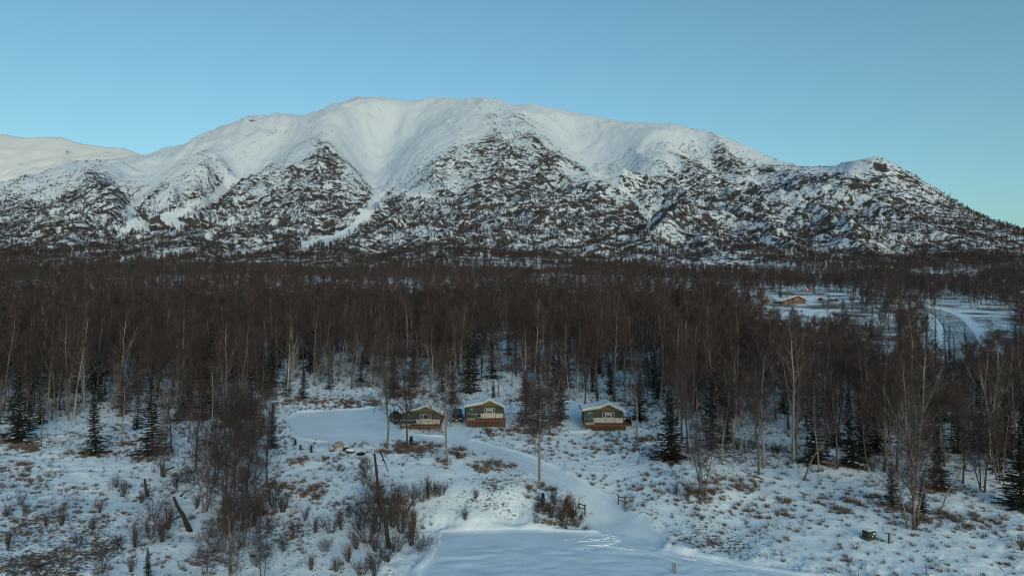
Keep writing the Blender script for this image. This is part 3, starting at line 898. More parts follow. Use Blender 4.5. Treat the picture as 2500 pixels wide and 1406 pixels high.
def gen_tuft(seed, H=0.6, n=46, w=0.03, splay=0.6, snow=0):
    rng = np.random.default_rng(seed); cr = Twigs()
    for i in range(n):
        az = rng.uniform(0, 6.28); r = rng.uniform(0, .28); s = rng.uniform(0.1, splay)
        p = np.array([math.cos(az) * r, math.sin(az) * r, -.03]); h = H * rng.uniform(.45, 1.0)
        q = p + np.array([math.cos(az + rng.normal() * .6) * s * h, math.sin(az + rng.normal() * .6) * s * h, h * rng.uniform(.6, 1)])
        cr.add(p, q, w)
        if rng.uniform() < .5:
            cr.add(q, q + np.array([rng.normal() * .2, rng.normal() * .2, -.12]) * h, w * .7)
    V, F = cr.arrays(rng)
    return V, F

def proto_birch(name, bark, twig, **kw):
    tb, cr, rng = gen_birch(**kw)
    return (tb.mesh(name + '_trunk', [bark], True), cr.mesh(name + '_crown', twig, rng), kw.get('H', 15.0))

B_FOREST = [proto_birch('forest_birch', MAT['birch_bark'], MAT['twig' if i % 2 else 'twig_red'], seed=100 + i, fork=i % 2, nl=26, k=10, m=8, spread=1.15, tw=.03) for i in range(6)]
B_PALE = [proto_birch('pale_birch', MAT['pale_bark'], MAT['twig_red'], seed=130 + i, fork=1 + i % 3, nl=20, k=8, m=7, spread=1.25, r0=.012, tw=.028) for i in range(4)]
B_EDGE = [proto_birch('edge_birch', MAT['birch_bark'], MAT['twig'], seed=160 + i, fork=1, lo=.22, nl=40, k=9, m=9, spread=1.15, tw=.028, droop=.45, up=.7) for i in range(4)]
B_MULTI = [proto_birch('clump_birch', MAT['birch_bark'], MAT['twig'], seed=190 + i, H=9.0, stems=4, nl=48, k=9, m=8, lo=.2, spread=1.3, r0=.011, tw=.020) for i in range(4)]
B_LEAN = [proto_birch('leaning_birch', MAT['birch_bark'], MAT['twig'], seed=220 + i, H=10.0, nl=13, k=6, m=6, lean=(.42 + .12 * i, 0), wob=.03, fork=i % 2, lo=.3, r0=.013) for i in range(3)]
B_COTTON = [proto_birch('cottonwood', MAT['pale_bark'], MAT['twig'], seed=250 + i, H=15.0, nl=26, k=7, m=6, lo=.18, spread=1.7, fork=3, up=.75, r0=.018, wob=.03) for i in range(2)]

def proto_spruce(**kw):
    tb, cr, (SV, SF), rng = gen_spruce(**kw)
    return (tb.mesh('spruce_trunk', [MAT['dark_bark']], True), cr.mesh('spruce_crown', MAT['needle'], rng), mesh_np('spruce_snow', SV, SF, [MAT['snow']]), kw.get('H', 9.0))
P_SPRUCE = [proto_spruce(seed=300 + i, rad=r, dens=d) for i, (r, d) in enumerate([(.23, 1.0), (.25, 1.05), (.19, .95), (.27, .8), (.17, .85)])]
P_SLIM = [proto_spruce(seed=320 + i, H=10.0, rad=.085, dens=.62, ragged=.5, snow=.1) for i in range(3)]
P_SEED = [proto_spruce(seed=340 + i, H=1.5, rad=.3, dens=1.0, snow=.3) for i in range(2)]

def proto_shrub(mat, **kw):
    tb, cr, rng = gen_shrub(**kw)
    return (tb.mesh('shrub_stems', [MAT['dark_bark']], True), cr.mesh('shrub_twigs', mat, rng), kw.get('H', 2.0))
P_SHRUB = [proto_shrub(MAT['twig' if i % 2 else 'weed'], seed=400 + i, H=2.0, stems=22, m=11, flare=[.35, .6, .8, .5][i % 4]) for i in range(5)]

# joined low versions for the uncountable stands
def join_mesh(name, parts, mats):
    """parts: list of (V, F list, material index)."""
    Vs = []; Fs = []; Ms = []; b = 0
    for V, F, mi in parts:
        Vs.append(np.asarray(V, float)); F = np.asarray(F) + b; Fs.append(F); Ms += [mi] * len(F); b += len(V)
    return mesh_np(name, np.concatenate(Vs), np.concatenate(Fs), mats, Ms)

def mb_tris(mb):
    T = []
    for f in mb.F:
        for i in range(1, len(f) - 1): T.append((f[0], f[i], f[i + 1]))
    return np.array([tuple(v) for v in mb.V]), np.array(T)

def single_tree(i, pale):
    tb, cr, rng = gen_birch(seed=500 + i, nl=20, k=8, m=7, fork=i % 2, spread=1.2, tw=.045)
    V, F = mb_tris(tb); V2, F2 = cr.arrays(rng)
    return join_mesh('far_birch', [(V, F, 0), (V2, F2, 1)], [MAT['pale_bark' if pale else 'birch_bark'], MAT['twig_red' if i % 2 else 'twig']])

def far_cluster(i, n=5, size=14.0, tw=.11, spruce=0.0):
    rng = np.random.default_rng(600 + i); parts = []
    for j in range(n):
        ox, oy = rng.uniform(-size / 2, size / 2, 2)
        h = rng.uniform(10, 16)
        if rng.uniform() < spruce:
            tb, cr, _, r2 = gen_spruce(seed=700 + i * 10 + j, H=h * .7, rad=.17, dens=.5)
            V2, F2 = cr.arrays(r2); parts.append((V2 + [ox, oy, 0], F2, 2)); continue
        tb, cr, r2 = gen_birch(seed=800 + i * 10 + j, H=h, nl=15, k=6, m=4, spread=1.2, tw=tw)
        V, F = mb_tris(tb); V2, F2 = cr.arrays(r2)
        parts += [(V + [ox, oy, -1], F, 0), (V2 + [ox, oy, -1], F2, 1)]
    return join_mesh('far_trees', parts, [MAT['birch_bark'], MAT['twig'], MAT['needle']])

def alder_clump(i, n=5, size=8.0):
    rng = np.random.default_rng(900 + i); cr = Twigs()
    for j in range(n):
        o = np.r_[rng.uniform(-size / 2, size / 2, 2), -.5]; h = rng.uniform(2.0, 4.2)
        for s in range(30):
            az = rng.uniform(0, 6.28); fl = rng.uniform(.1, 1.0)
            q = o + np.array([math.cos(az) * fl, math.sin(az) * fl, 1.0]) * h * rng.uniform(.5, 1)
            cr.add(o + rng.normal(size=3) * .3, q, .5)
    V, F = cr.arrays(rng)
    return mesh_np('alder_clump', V, F, [MAT['alder']])
# ------------------------------------------------------------------ instancing for what nobody could count
def scatter(name, label, meshes, P, rot, scl, idx, normal=None):
    """One 'stuff' object whose points carry copies of the prototype meshes."""
    pc = bpy.data.collections.new(name + '_prototypes')
    for i, m in enumerate(meshes):
        pc.objects.link(bpy.data.objects.new('%s_proto_%02d' % (name, i), m))
    me = bpy.data.meshes.new(name)
    P = np.asarray(P, np.float32)
    me.vertices.add(len(P)); me.vertices.foreach_set('co', P.ravel())
    a = me.attributes.new('rot', 'FLOAT_VECTOR', 'POINT'); a.data.foreach_set('vector', np.asarray(rot, np.float32).ravel())
    a = me.attributes.new('scl', 'FLOAT', 'POINT'); a.data.foreach_set('value', np.asarray(scl, np.float32))
    a = me.attributes.new('idx', 'INT', 'POINT'); a.data.foreach_set('value', np.asarray(idx, np.int32))
    me.update()
    o = link(bpy.data.objects.new(name, me))
    ng = bpy.data.node_groups.new(name + '_scatter', 'GeometryNodeTree')
    ng.interface.new_socket('Geometry', in_out='INPUT', socket_type='NodeSocketGeometry')
    ng.interface.new_socket('Geometry', in_out='OUTPUT', socket_type='NodeSocketGeometry')
    nn = ng.nodes; ll = ng.links
    gi = nn.new('NodeGroupInput'); go = nn.new('NodeGroupOutput')
    ci = nn.new('GeometryNodeCollectionInfo'); ci.inputs['Collection'].default_value = pc
    ci.inputs['Separate Children'].default_value = True; ci.inputs['Reset Children'].default_value = True
    ip = nn.new('GeometryNodeInstanceOnPoints'); ip.inputs['Pick Instance'].default_value = True
    def attr(nm, tp):
        n = nn.new('GeometryNodeInputNamedAttribute'); n.data_type = tp; n.inputs['Name'].default_value = nm
        return n.outputs['Attribute']
    mp = nn.new('GeometryNodeMeshToPoints')
    ll.new(gi.outputs[0], mp.inputs['Mesh']); ll.new(mp.outputs[0], ip.inputs['Points'])
    ll.new(ci.outputs[0], ip.inputs['Instance'])
    ll.new(attr('idx', 'INT'), ip.inputs['Instance Index'])
    e2r = nn.new('FunctionNodeEulerToRotation'); ll.new(attr('rot', 'FLOAT_VECTOR'), e2r.inputs[0])
    ll.new(e2r.outputs[0], ip.inputs['Rotation'])
    ll.new(attr('scl', 'FLOAT'), ip.inputs['Scale'])
    ll.new(ip.outputs[0], go.inputs[0])
    md = o.modifiers.new('scatter', 'NODES'); md.node_group = ng
    tag(o, label, kind='stuff')
    return o

def rand_wedge(rng, n, d0, d1, xm=0.86, grow=1.0):
    """Points spread evenly over the ground between two distances."""
    y = np.sqrt(rng.uniform(d0 ** 2, d1 ** 2, n))
    return rng.uniform(-xm, xm, n) * y, y

# ---- openings in the forest, in photograph pixels at ground level
def forest_density(px, py, x, y):
    d = np.ones(px.shape)
    edge = np.interp(px, [-700, 0, 200, 420, 450, 560, 690, 700, 800, 930, 960, 1150, 1160, 1300, 1320, 1420, 1580, 1620, 1660, 1900, 2100, 2300, 2500, 3200],
                         [1050, 1045, 1020, 1025, 1060, 1050, 1000, 962, 964, 958, 956, 958, 925, 925, 958, 968, 972, 1030, 1075, 1120, 1140, 1150, 1165, 1165])
    edge = edge + 16 * fbm(x * .06, y * .06, 2, 41)
    d = d * (py < edge)
    d = d * (0.12 + 0.88 * sstep(-.45, -.12, fbm(x * .022, y * .013, 3, 43)))
    d = d * np.where(py > edge - 50, np.where((px < 450) | (px > 1640), .34, .5), 1.0)
    d = d * np.where(py > edge - 120, .72, 1.0)
    # gaps behind the cabins and at the left
    for cx, cy, rx, ry, a in [(1225, 895, 50, 40, .85), (150, 955, 100, 35, .6), (690, 915, 35, 30, .5), (1420, 950, 50, 25, .4), (1900, 1080, 90, 25, .5), (2370, 1080, 60, 30, .4)]:
        d = d * (1 - a * np.exp(-(((px - cx) / rx) ** 2 + ((py - cy) / ry) ** 2)))
    return d

def open_views(px, py, top, y):
    """Cleared land: house lot, highway right of way, fields. True where no tall tree stands."""
    k = np.zeros(px.shape, bool)
    k |= (px > 1828) & (px < 2105) & (top < 760) & (py > 738) & (y < 480) & (vnoise(px * .05, y * .03, 4) > -.28)       # lawn in front of the orange house
    k |= (px > 1840) & (px < 2100) & (py > 716) & (py <= 742) & (y < 600)
    k |= (px > 2262) & (px < 2348) & (top < 832) & (py > 742) & (y < 420)                     # highway
    k |= (px > 2344) & (px < 2540) & (top < 816) & (py > 752) & (y < 380) & (vnoise(px * .02, py * .03, 3) > -.62)                    # field beside it
    k |= (px > 2215) & (px < 2400) & (py > 672) & (py < 690)
    k |= (px > 2105) & (px < 2185) & (top < 796) & (py > 775) & (y < 340) & (vnoise(px * .05, py * .02, 5) > -.4)
    k |= (px > 1500) & (px < 1640) & (py > 690) & (py < 705) & (vnoise(px * .05, py * .1, 8) > 0)
    k |= (px > 1862) & (px < 1990) & (top < 746) & (y < 500)                                  # view of the house
    k |= (px > 1990) & (px < 2100) & (top < 758) & (y < 500) & (vnoise(px * .04, py * .02, 6) > -.4)
    k |= (px > 2090) & (px < 2270) & (top < 752 + 14 * vnoise(px * .06, py * .03, 9)) & (y < 330) & (vnoise(px * .31, y * .9, 12) > -.7)
    k |= (px > 1700) & (px < 1835) & (top < 742) & (y < 330) & (vnoise(px * .31, y * .9, 12) > 0)
    k |= (px > 2266) & (px < 2344) & (top < 830) & (y < 330)
    return k
# ------------------------------------------------------------------ countable trees and shrubs
def make_tree(name, parts, loc, h, rz, label, cat, group=None, tilt=None, proto_h=15.0):
    sc = h / proto_h
    root = empty(name, loc, rz, sc)
    if tilt: root.rotation_euler = (tilt[0], tilt[1], rz)
    tag(root, label, cat, group)
    for nm, me, sub in parts:
        o = link(bpy.data.objects.new(nm, me), root)
        if sub is not None:
            for nm2, me2 in sub: tag(link(bpy.data.objects.new(nm2, me2), o), kind='stuff')
    return root

def birch(proto, loc, h, rz, label, group=None, tilt=None, name='birch_tree', cat='birch tree'):
    return make_tree(name, [('trunk', proto[0], None), ('crown', proto[1], None)], loc, h, rz, label, cat, group, tilt, proto[2])
def spruce(proto, loc, h, rz, label, group=None, name='spruce_tree', snow=True):
    t = make_tree(name, [('trunk', proto[0], None), ('crown', proto[1], [('snow', proto[2])] if snow else None)], loc, h, rz, label, 'spruce tree', group, None, proto[3])
    k = t.scale[0]; w = prng.uniform(.75, 1.2)
    t.scale = (k * w * prng.uniform(.9, 1.1), k * w, k)
    t.rotation_euler = (prng.gauss(0, .03), prng.gauss(0, .03), rz)
    return t
def shrub(proto, loc, h, rz, label, group=None):
    return make_tree('shrub', [('stems', proto[0], None), ('twigs', proto[1], None)], loc, h, rz, label, 'shrub', group, None, proto[2])

prng = random.Random(11)
def at_px(px, py, py_top):
    x, y, z = hit(px, py)
    h = (py - py_top) * y / FPX * 1.02
    return (x, y, z - 0.05), h

TAKEN = []
# hand-placed spruces: px, base py, top py, proto, label
SPR = [
 (45, 1078, 905, 1, 'broad snow-flecked spruce at the left edge of the snowy slope'),
 (72, 1050, 940, 2, 'narrow spruce close behind the broad spruce at the left edge'),
 (232, 1106, 940, 0, 'full pointed spruce with grassy foot standing alone on the left slope'),
 (372, 1112, 925, 2, 'tall narrow snow-flecked spruce right of the lone left slope spruce'),
 (335, 1048, 930, 4, 'thin spruce behind the tall narrow spruce on the left slope'),
 (98, 1035, 890, 4, 'slim spruce among birches above the left slope'),
 (662, 1092, 985, 0, 'dense spruce at the edge of the birch clump beside the snowy turnaround'),
 (656, 948, 862, 2, 'dark narrow spruce left of the turnaround at the forest edge'),
 (700, 968, 885, 3, 'sparse spruce at the forest edge left of a white birch stem'),
 (738, 972, 902, 0, 'spruce with brown grass strip at its foot behind the turnaround'),
 (805, 950, 868, 2, 'dark spruce in the forest edge straight behind the turnaround'),
 (960, 968, 842, 0, 'tall dark spruce behind the black parked car'),
 (1012, 945, 862, 4, 'slim spruce in the forest behind the left cabin'),
 (1078, 955, 850, 2, 'dark spruce behind the left cabin roof'),
 (1104, 985, 905, 1, 'low dark spruce directly behind the SUV between two cabins'),
 (1146, 958, 812, 1, 'biggest dense spruce behind the gap between left and middle cabins'),
 (1205, 968, 930, 0, 'small spruce at the foot of a birch behind the middle cabin'),
 (1284, 1030, 905, 0, 'spruce on the left of the knoll between middle and right cabins'),
 (1318, 1040, 925, 3, 'shaggy spruce in the centre of the knoll between the cabins'),
 (1366, 1025, 895, 1, 'dark spruce on the right of the knoll beside the right cabin'),
 (1388, 945, 866, 2, 'dark spruce behind the knoll left of the right cabin'),
 (1492, 962, 872, 1, 'dense dark spruce right behind the right cabin'),
 (1446, 955, 885, 4, 'slim spruce among white stems behind the right cabin'),
 (1562, 1022, 905, 0, 'spruce right of the right cabin with a bare birch in front'),
 (1640, 1124, 955, 1, 'large full spruce on the hillside right of the right cabin'),
 (1776, 1076, 978, 0, 'conical snow-flecked spruce in the dip right of the large hillside spruce'),
 (1736, 1098, 1020, 4, 'thin half-bare spruce beside the conical spruce'),
 (1812, 955, 872, 2, 'tall dark spruce deep in the forest right of the right cabin'),
 (2078, 1140, 962, 1, 'massive dark spruce at the forest edge on the right'),
 (2112, 1128, 1000, 3, 'snow-flecked spruce leaning against the massive right spruce'),
 (2178, 1238, 1128, 3, 'open-branched young spruce on the right slope'),
 (2252, 1248, 1165, 0, 'small spruce behind the multi-stemmed birch on the right slope'),
 (2290, 1195, 1060, 1, 'shadowy spruce with brown grass skirt on the right slope'),
 (2492, 1240, 1035, 1, 'big dark spruce cut by the right edge of the picture'),
 (2440, 1150, 1030, 0, 'spruce behind a cluster of birch stems near the right edge'),
 (362, 1425, 1338, 0, 'small spruce cut by the bottom edge at the left'),
 (1905, 726, 684, 2, 'lone dark spruce standing beside the orange house'),
 (2480, 845, 792, 3, 'dark spruce beyond the field beside the highway'),
 (2492, 842, 800, 0, 'second dark spruce beyond the field beside the highway'),
]
for px, py, pt, k, lab in SPR:
    loc, h = at_px(px, py, pt)
    spruce(P_SPRUCE[k], loc, h, prng.uniform(0, 6.28), lab, 'spruces around the cabins and clearings')
    TAKEN.append((loc[0], loc[1], 1.6))
for i, (px, py, pt, lab) in enumerate([(2284, 900, 768, 'spindly black spruce left of the highway'), (2310, 905, 785, 'spindly black spruce in front of the highway bank'), (2318, 880, 790, 'thin leaning black spruce in front of the highway'), (2358, 862, 792, 'spindly spruce in front of the highway right shoulder'), (2332, 900, 815, 'short spindly spruce below the highway'), (2262, 850, 765, 'bushy narrow spruce where the highway bends'), (2128, 790, 745, 'narrow spruce between the orange house and the highway')]):
    loc, h = at_px(px, py, pt)
    spruce(P_SLIM[i % 3], loc, h, prng.uniform(0, 6.28), lab, 'spindly spruces along the highway', snow=False)
    TAKEN.append((loc[0], loc[1], 1.6))
for i, (px, py, pt, lab) in enumerate([(721, 1086, 1071, 'blocky seedling spruce on the slope below the turnaround, leftmost of three'), (734, 1098, 1085, 'tiny seedling spruce below the turnaround, middle of three'), (760, 1104, 1088, 'pointed seedling spruce below the turnaround, rightmost of three'), (1003, 1086, 1064, 'seedling spruce beside a birch trunk in front of the left cabin'), (1118, 1119, 1101, 'dark seedling spruce on the grassy strip beside the driveway'), (1326, 1230, 1202, 'snow-dusted seedling spruce on the grassy point beside the driveway'), (1384, 1248, 1216, 'bushy small spruce near the driveway gate post')]):
    loc, h = at_px(px, py, pt)
    spruce(P_SEED[i % 2], loc, h, prng.uniform(0, 6.28), lab, 'seedling spruces')

# hand-placed birches: px, base py, top py, proto list, index, label
BIR = [
 (945, 1094, 842, 'E', 0, 'tall bare birch with forked leaning top beside the turnaround'),
 (996, 1096, 850, 'E', 1, 'straight bare birch in front of the left cabin wall'),
 (1091, 1124, 862, 'E', 2, 'bare birch with side limb low on its trunk in front of the parked SUV'),
 (1316, 1192, 872, 'E', 3, 'tall many-limbed birch on the grassy point beside the driveway'),
 (1342, 1060, 895, 'E', 1, 'birch leaning out of the spruce knoll between the cabins'),
 (1712, 1206, 985, 'M', 0, 'pale bushy birch on the bank right of the driveway'),
 (1556, 1076, 880, 'F', 0, 'dark-stemmed birch in front of the spruce right of the right cabin'),
 (1852, 1158, 900, 'F', 1, 'crooked-stemmed birch, left of a close pair on the right hillside'),
 (1866, 1142, 872, 'P', 0, 'straight pale birch with broad limbs, right of a close pair on the right hillside'),
 (1932, 1102, 905, 'L', 0, 'thick birch leaning right at the hillside forest edge'),
 (1958, 1172, 975, 'L', 1, 'dark birch leaning right with a curved top on the right hillside'),
 (2044, 1144, 900, 'F', 2, 'bent-footed birch left of the massive right spruce'),
 (2226, 1286, 985, 'M', 1, 'multi-stemmed pale birch with dense brown crown on the right slope'),
 (2234, 1250, 890, 'P', 1, 'tall pale birch behind the multi-stemmed birch on the right slope'),
 (2296, 1240, 1072, 'L', 2, 'dead-looking birch leaning far right on the right slope'),
 (2448, 1182, 960, 'M', 2, 'cluster of birch stems near the right edge'),
 (2160, 1130, 880, 'P', 2, 'bright-stemmed birch right of the massive right spruce'),
 (2300, 1098, 900, 'P', 3, 'pale crooked birch in the forest edge on the right'),
 (542, 1255, 975, 'M', 3, 'double-stemmed pale birch at the left of the foreground clump'),
 (575, 1230, 950, 'E', 2, 'white-stemmed birch in the middle of the foreground clump'),
 (600, 1222, 960, 'F', 3, 'slender birch on the right of the foreground clump'),
 (652, 1178, 965, 'F', 4, 'straight grey birch at the right edge of the foreground clump'),
 (520, 1180, 960, 'M', 1, 'dense brown-crowned birch at the back of the foreground clump'),
 (610, 1130, 930, 'M', 0, 'bushy reddish birch behind the foreground clump'),
 (565, 1100, 925, 'M', 2, 'round-crowned birch behind the foreground clump, near the turnaround'),
 (458, 1080, 905, 'F', 5, 'dark birch stem left of the foreground clump'),
 (478, 1150, 930, 'F', 0, 'slim dark birch left of the foreground clump and nearer the slope'),
 (566, 1440, 1225, 'M', 3, 'bushy many-branched birch at the bottom edge'),
 (640, 1425, 1270, 'M', 1, 'small branching birch right of the bottom edge bushy birch'),
 (500, 1420, 1280, 'M', 2, 'tangled brown birch left of the bottom edge bushy birch'),
 (248, 1425, 1325, 'M', 0, 'small bare sapling birch at the bottom edge on the left slope'),
 (164, 1412, 1320, 'F', 2, 'thin sapling birch at the bottom edge near the left corner'),
 (296, 1080, 905, 'F', 1, 'dark birch with grassy foot right of the lone left slope spruce'),
 (325, 1040, 890, 'F', 3, 'leaning dark birch above the left slope spruces'),
 (140, 1030, 905, 'F', 4, 'short thick-trunked birch above the left slope'),
 (180, 1022, 830, 'P', 0, 'tall pale birch above the left slope'),
 (166, 1025, 870, 'F', 2, 'thin birch between the two birches above the left slope'),
 (12, 985, 880, 'P', 2, 'white leaning birch stem at the left edge'),
 (22, 990, 890, 'P', 3, 'second white birch stem at the left edge'),
 (500, 1245, 1010, 'M', 0, 'spreading brown birch at the left front of the foreground clump'),
 (628, 1275, 1040, 'M', 2, 'dense low birch at the right front of the foreground clump'),
 (545, 1345, 1130, 'M', 0, 'tangled birch below the foreground clump'),
 (600, 1335, 1150, 'M', 3, 'tangled birch below the foreground clump, right of another'),
 (1310, 1060, 880, 'M', 2, 'twiggy multi-stemmed birch in the spruce knoll'),
 (1762, 1130, 930, 'F', 3, 'slim birch left of the hillside birch pair'),
 (1795, 1085, 870, 'P', 2, 'pale birch behind the conical hillside spruce'),
 (2000, 1150, 930, 'F', 5, 'dark birch between the leaning birches and the massive right spruce'),
 (2350, 1180, 950, 'F', 1, 'slender birch in the dip near the right edge'),
 (2400, 1200, 985, 'M', 0, 'twiggy birch in the dip near the right edge'),
 (420, 1105, 930, 'F', 2, 'dark birch between the narrow left spruce and the foreground clump'),
 (395, 1160, 1010, 'M', 1, 'small twiggy birch below the narrow left spruce'),
 (100, 1090, 950, 'F', 0, 'slim birch right of the broad left edge spruce'),
 (905, 1250, 1118, 'M', 3, 'dark twiggy sapling birch beside the broken snag'),
 (702, 968, 780, 'P', 1, 'white-stemmed birch at the forest edge behind the turnaround'),
 (775, 972, 850, 'F', 5, 'leaning birch at the forest edge behind the turnaround'),
 (1218, 968, 815, 'F', 0, 'birch in the gap behind the middle cabin'),
 (1250, 945, 830, 'F', 1, 'slim birch in the gap behind the middle cabin, right of another'),
 (1282, 960, 800, 'P', 1, 'forked pale birch behind the middle cabin'),
 (1362, 985, 890, 'F', 2, 'thin birch behind the spruce knoll'),
 (1410, 965, 800, 'P', 2, 'white curved birch left behind the right cabin'),
 (1428, 985, 818, 'F', 3, 'pale straight birch touching the right cabin roof line'),
 (1500, 978, 700, 'F', 4, 'very tall straight birch behind the right cabin'),
 (1456, 965, 780, 'P', 3, 'white birch with forked top behind the right cabin'),
 (1612, 1000, 815, 'P', 0, 'tall white birch stem right of the right cabin'),
 (1680, 1105, 880, 'F', 5, 'dark-trunked birch beside the large hillside spruce'),
 (1668, 1020, 790, 'P', 1, 'bright white birch behind the large hillside spruce'),
 (1700, 1020, 800, 'P', 2, 'paired white birch stems behind the large hillside spruce'),
]
PB = {'F': B_FOREST, 'P': B_PALE, 'E': B_EDGE, 'M': B_MULTI, 'L': B_LEAN}
n_birch = 0
for px, py, pt, k, i, lab in BIR:
    loc, h = at_px(px, py, pt)
    rz = prng.uniform(0, 6.28) if k != 'L' else prng.uniform(-.3, .3)
    birch(PB[k][i % len(PB[k])], loc, h, rz, lab, 'birches standing singly around the clearing')
    TAKEN.append((loc[0], loc[1], 1.2)); n_birch += 1
for px, py, pt, i, lab in [(1888, 800, 725, 0, 'dark wide-limbed cottonwood on the lawn below the orange house'), (2418, 862, 778, 1, 'wide-limbed bare cottonwood in front of the highway field')]:
    loc, h = at_px(px, py, pt)
    birch(B_COTTON[i], loc, h, prng.uniform(0, 6), lab, None, name='cottonwood_tree', cat='cottonwood tree')
    TAKEN.append((loc[0], loc[1], 3))

# forest: nearest trees as individuals, the rest as one stand
frng = np.random.default_rng(42)
def forest_points(n, d0, d1):
    x, y = rand_wedge(frng, n, d0, d1)
    z = ground_h(x, y)
    px, py = to_pix(x, y, z)
    h = (10.5 + 7.5 * frng.uniform(size=n) ** 1.2) * (1 + .16 * fbm(x * .03, y * .03, 2, 33))
    _, top = to_pix(x, y, z + h)
    dn = forest_density(px, py, x, y)
    ok = (frng.uniform(size=n) < dn) & ~open_views(px, py, top, y)
    ds, ls, rs = masks(x, y)
    ok &= (rs > 3) & (ds > 2) & (ls > 2)
    return x[ok], y[ok], z[ok], px[ok], py[ok], h[ok]

def thin_out(x, y, dmin):
    """Drop trees that stand closer than dmin to an earlier one."""
    cell = {}; keep = np.zeros(len(x), bool)
    for i in range(len(x)):
        cx, cy = int(x[i] // dmin), int(y[i] // dmin); good = True
        for a in (-1, 0, 1):
            for b in (-1, 0, 1):
                for j in cell.get((cx + a, cy + b), ()):
                    if (x[i] - x[j]) ** 2 + (y[i] - y[j]) ** 2 < dmin * dmin: good = False
        if good:
            cell.setdefault((cx, cy), []).append(i); keep[i] = True
    return keep

x, y, z, px, py, h = forest_points(17000, 100, 330)
k = thin_out(x, y, 2.35)
tk = np.array(TAKEN)
k &= np.array([((tk[:, 0] - a) ** 2 + (tk[:, 1] - b) ** 2 > tk[:, 2] ** 2).all() for a, b in zip(x, y)])
x, y, z, px, py, h = (v[k] for v in (x, y, z, px, py, h))
o = np.argsort(y)
x, y, z, px, py, h = (v[o] for v in (x, y, z, px, py, h))
is_sp = frng.uniform(size=len(x)) < np.where(px > 1950, .26, .17)

ZONES = [(-900, 130, 'above the left edge slope'), (130, 300, 'above the lone left spruce'), (300, 440, 'above the paired left spruces'), (440, 560, 'left behind the birch clump'), (560, 700, 'right behind the birch clump'), (700, 830, 'behind the turnaround'), (830, 960, 'left of the left cabin'), (960, 1060, 'behind the left cabin'), (1060, 1150, 'behind the SUV'), (1150, 1260, 'behind the middle cabin'), (1260, 1400, 'behind the spruce knoll'), (1400, 1530, 'behind the right cabin'), (1530, 1640, 'right of the right cabin'), (1640, 1760, 'by the large hillside spruce'), (1760, 1880, 'by the hillside birch pair'), (1880, 2010, 'by the leaning hillside birches'), (2010, 2140, 'by the massive right spruce'), (2140, 2290, 'by the multi-stemmed birch'), (2290, 2400, 'below the highway'), (2400, 3400, 'at the right edge')]
def zone(p):
    for a, b, s in ZONES:
        if a <= p < b: return s
    return ZONES[-1][2]

inview = (px > -60) & (px < 2560)
ind = np.zeros(len(x), bool)
bi = np.nonzero(~is_sp & inview)[0][:290 - n_birch]
si = np.nonzero(is_sp & inview)[0][:190]
ind[bi] = True; ind[si] = True
ORD = 'first second third fourth fifth sixth seventh eighth ninth tenth eleventh twelfth thirteenth fourteenth fifteenth sixteenth seventeenth eighteenth nineteenth twentieth twenty-first twenty-second twenty-third twenty-fourth twenty-fifth'.split()
def rows(yy):
    return 'front row' if yy < 135 else 'second rows' if yy < 165 else 'deeper rows'
spec = []
for i in bi:
    pale = frng.uniform() < .34
    spec.append((i, 'pale-stemmed birch' if pale else 'brown birch', (B_PALE if pale else B_FOREST)[frng.integers(0, 4 if pale else 6)], h[i]))
for i in si:
    spec.append((i, 'dark spruce', P_SPRUCE[frng.integers(0, 5)], h[i] * .68))
buckets = {}
for t_ in spec:
    i = t_[0]; buckets.setdefault((t_[1], rows(y[i]), zone(px[i])), []).append(t_)
for (kd, rw, zn), lst in buckets.items():
    lst.sort(key=lambda t_: px[t_[0]])
    for q, (i, _, pr, hh) in enumerate(lst):
        if len(lst) == 1: lab = 'only %s in the %s of forest %s' % (kd, rw, zn)
        elif q < 25: lab = '%s, %s from the left in the %s %s' % (kd, ORD[q], rw, zn)
        else: lab = '%s, rightmost group in the %s %s' % (kd, rw, zn)
        loc = (x[i], y[i], z[i] - .05); rz = frng.uniform(0, 6.28); grp = '%s trees in the %s %s' % (kd, rw, zn)
        tilt = (frng.normal() * .05, frng.normal() * .05)
        if kd == 'dark spruce':
            spruce(pr, loc, hh, rz, lab, grp)
        else:
            birch(pr, loc, hh, rz, lab, grp, tilt)
r = ~ind
nr_ = int(r.sum())
near_protos = [single_tree(i, i % 3 == 0) for i in range(6)]
def spruce_joined(i):
    tb, cr, _, r2 = gen_spruce(seed=560 + i, H=14.0, rad=.16, dens=.7)
    V, F = mb_tris(tb); V2, F2 = cr.arrays(r2)
    return join_mesh('far_spruce', [(V, F, 0), (V2, F2, 1)], [MAT['dark_bark'], MAT['needle']])
near_protos += [spruce_joined(i) for i in range(2)]
idx = np.where(is_sp[r], 6 + frng.integers(0, 2, nr_), frng.integers(0, 6, nr_))
scatter('birch_forest', 'dense stand of bare brown birches filling the middle distance', near_protos,
        np.c_[x[r], y[r], z[r] - .1], np.c_[np.zeros(nr_), np.zeros(nr_), frng.uniform(0, 6.28, nr_)], h[r] / np.where(idx > 5, 18.0, 15.0), idx)

# far forest, clusters
x, y, z, px, py, h = forest_points(15000, 325, 1330)
k = thin_out(x, y, 8.0)
x, y, z, px, py, h = (v[k] for v in (x, y, z, px, py, h))
n = len(x)
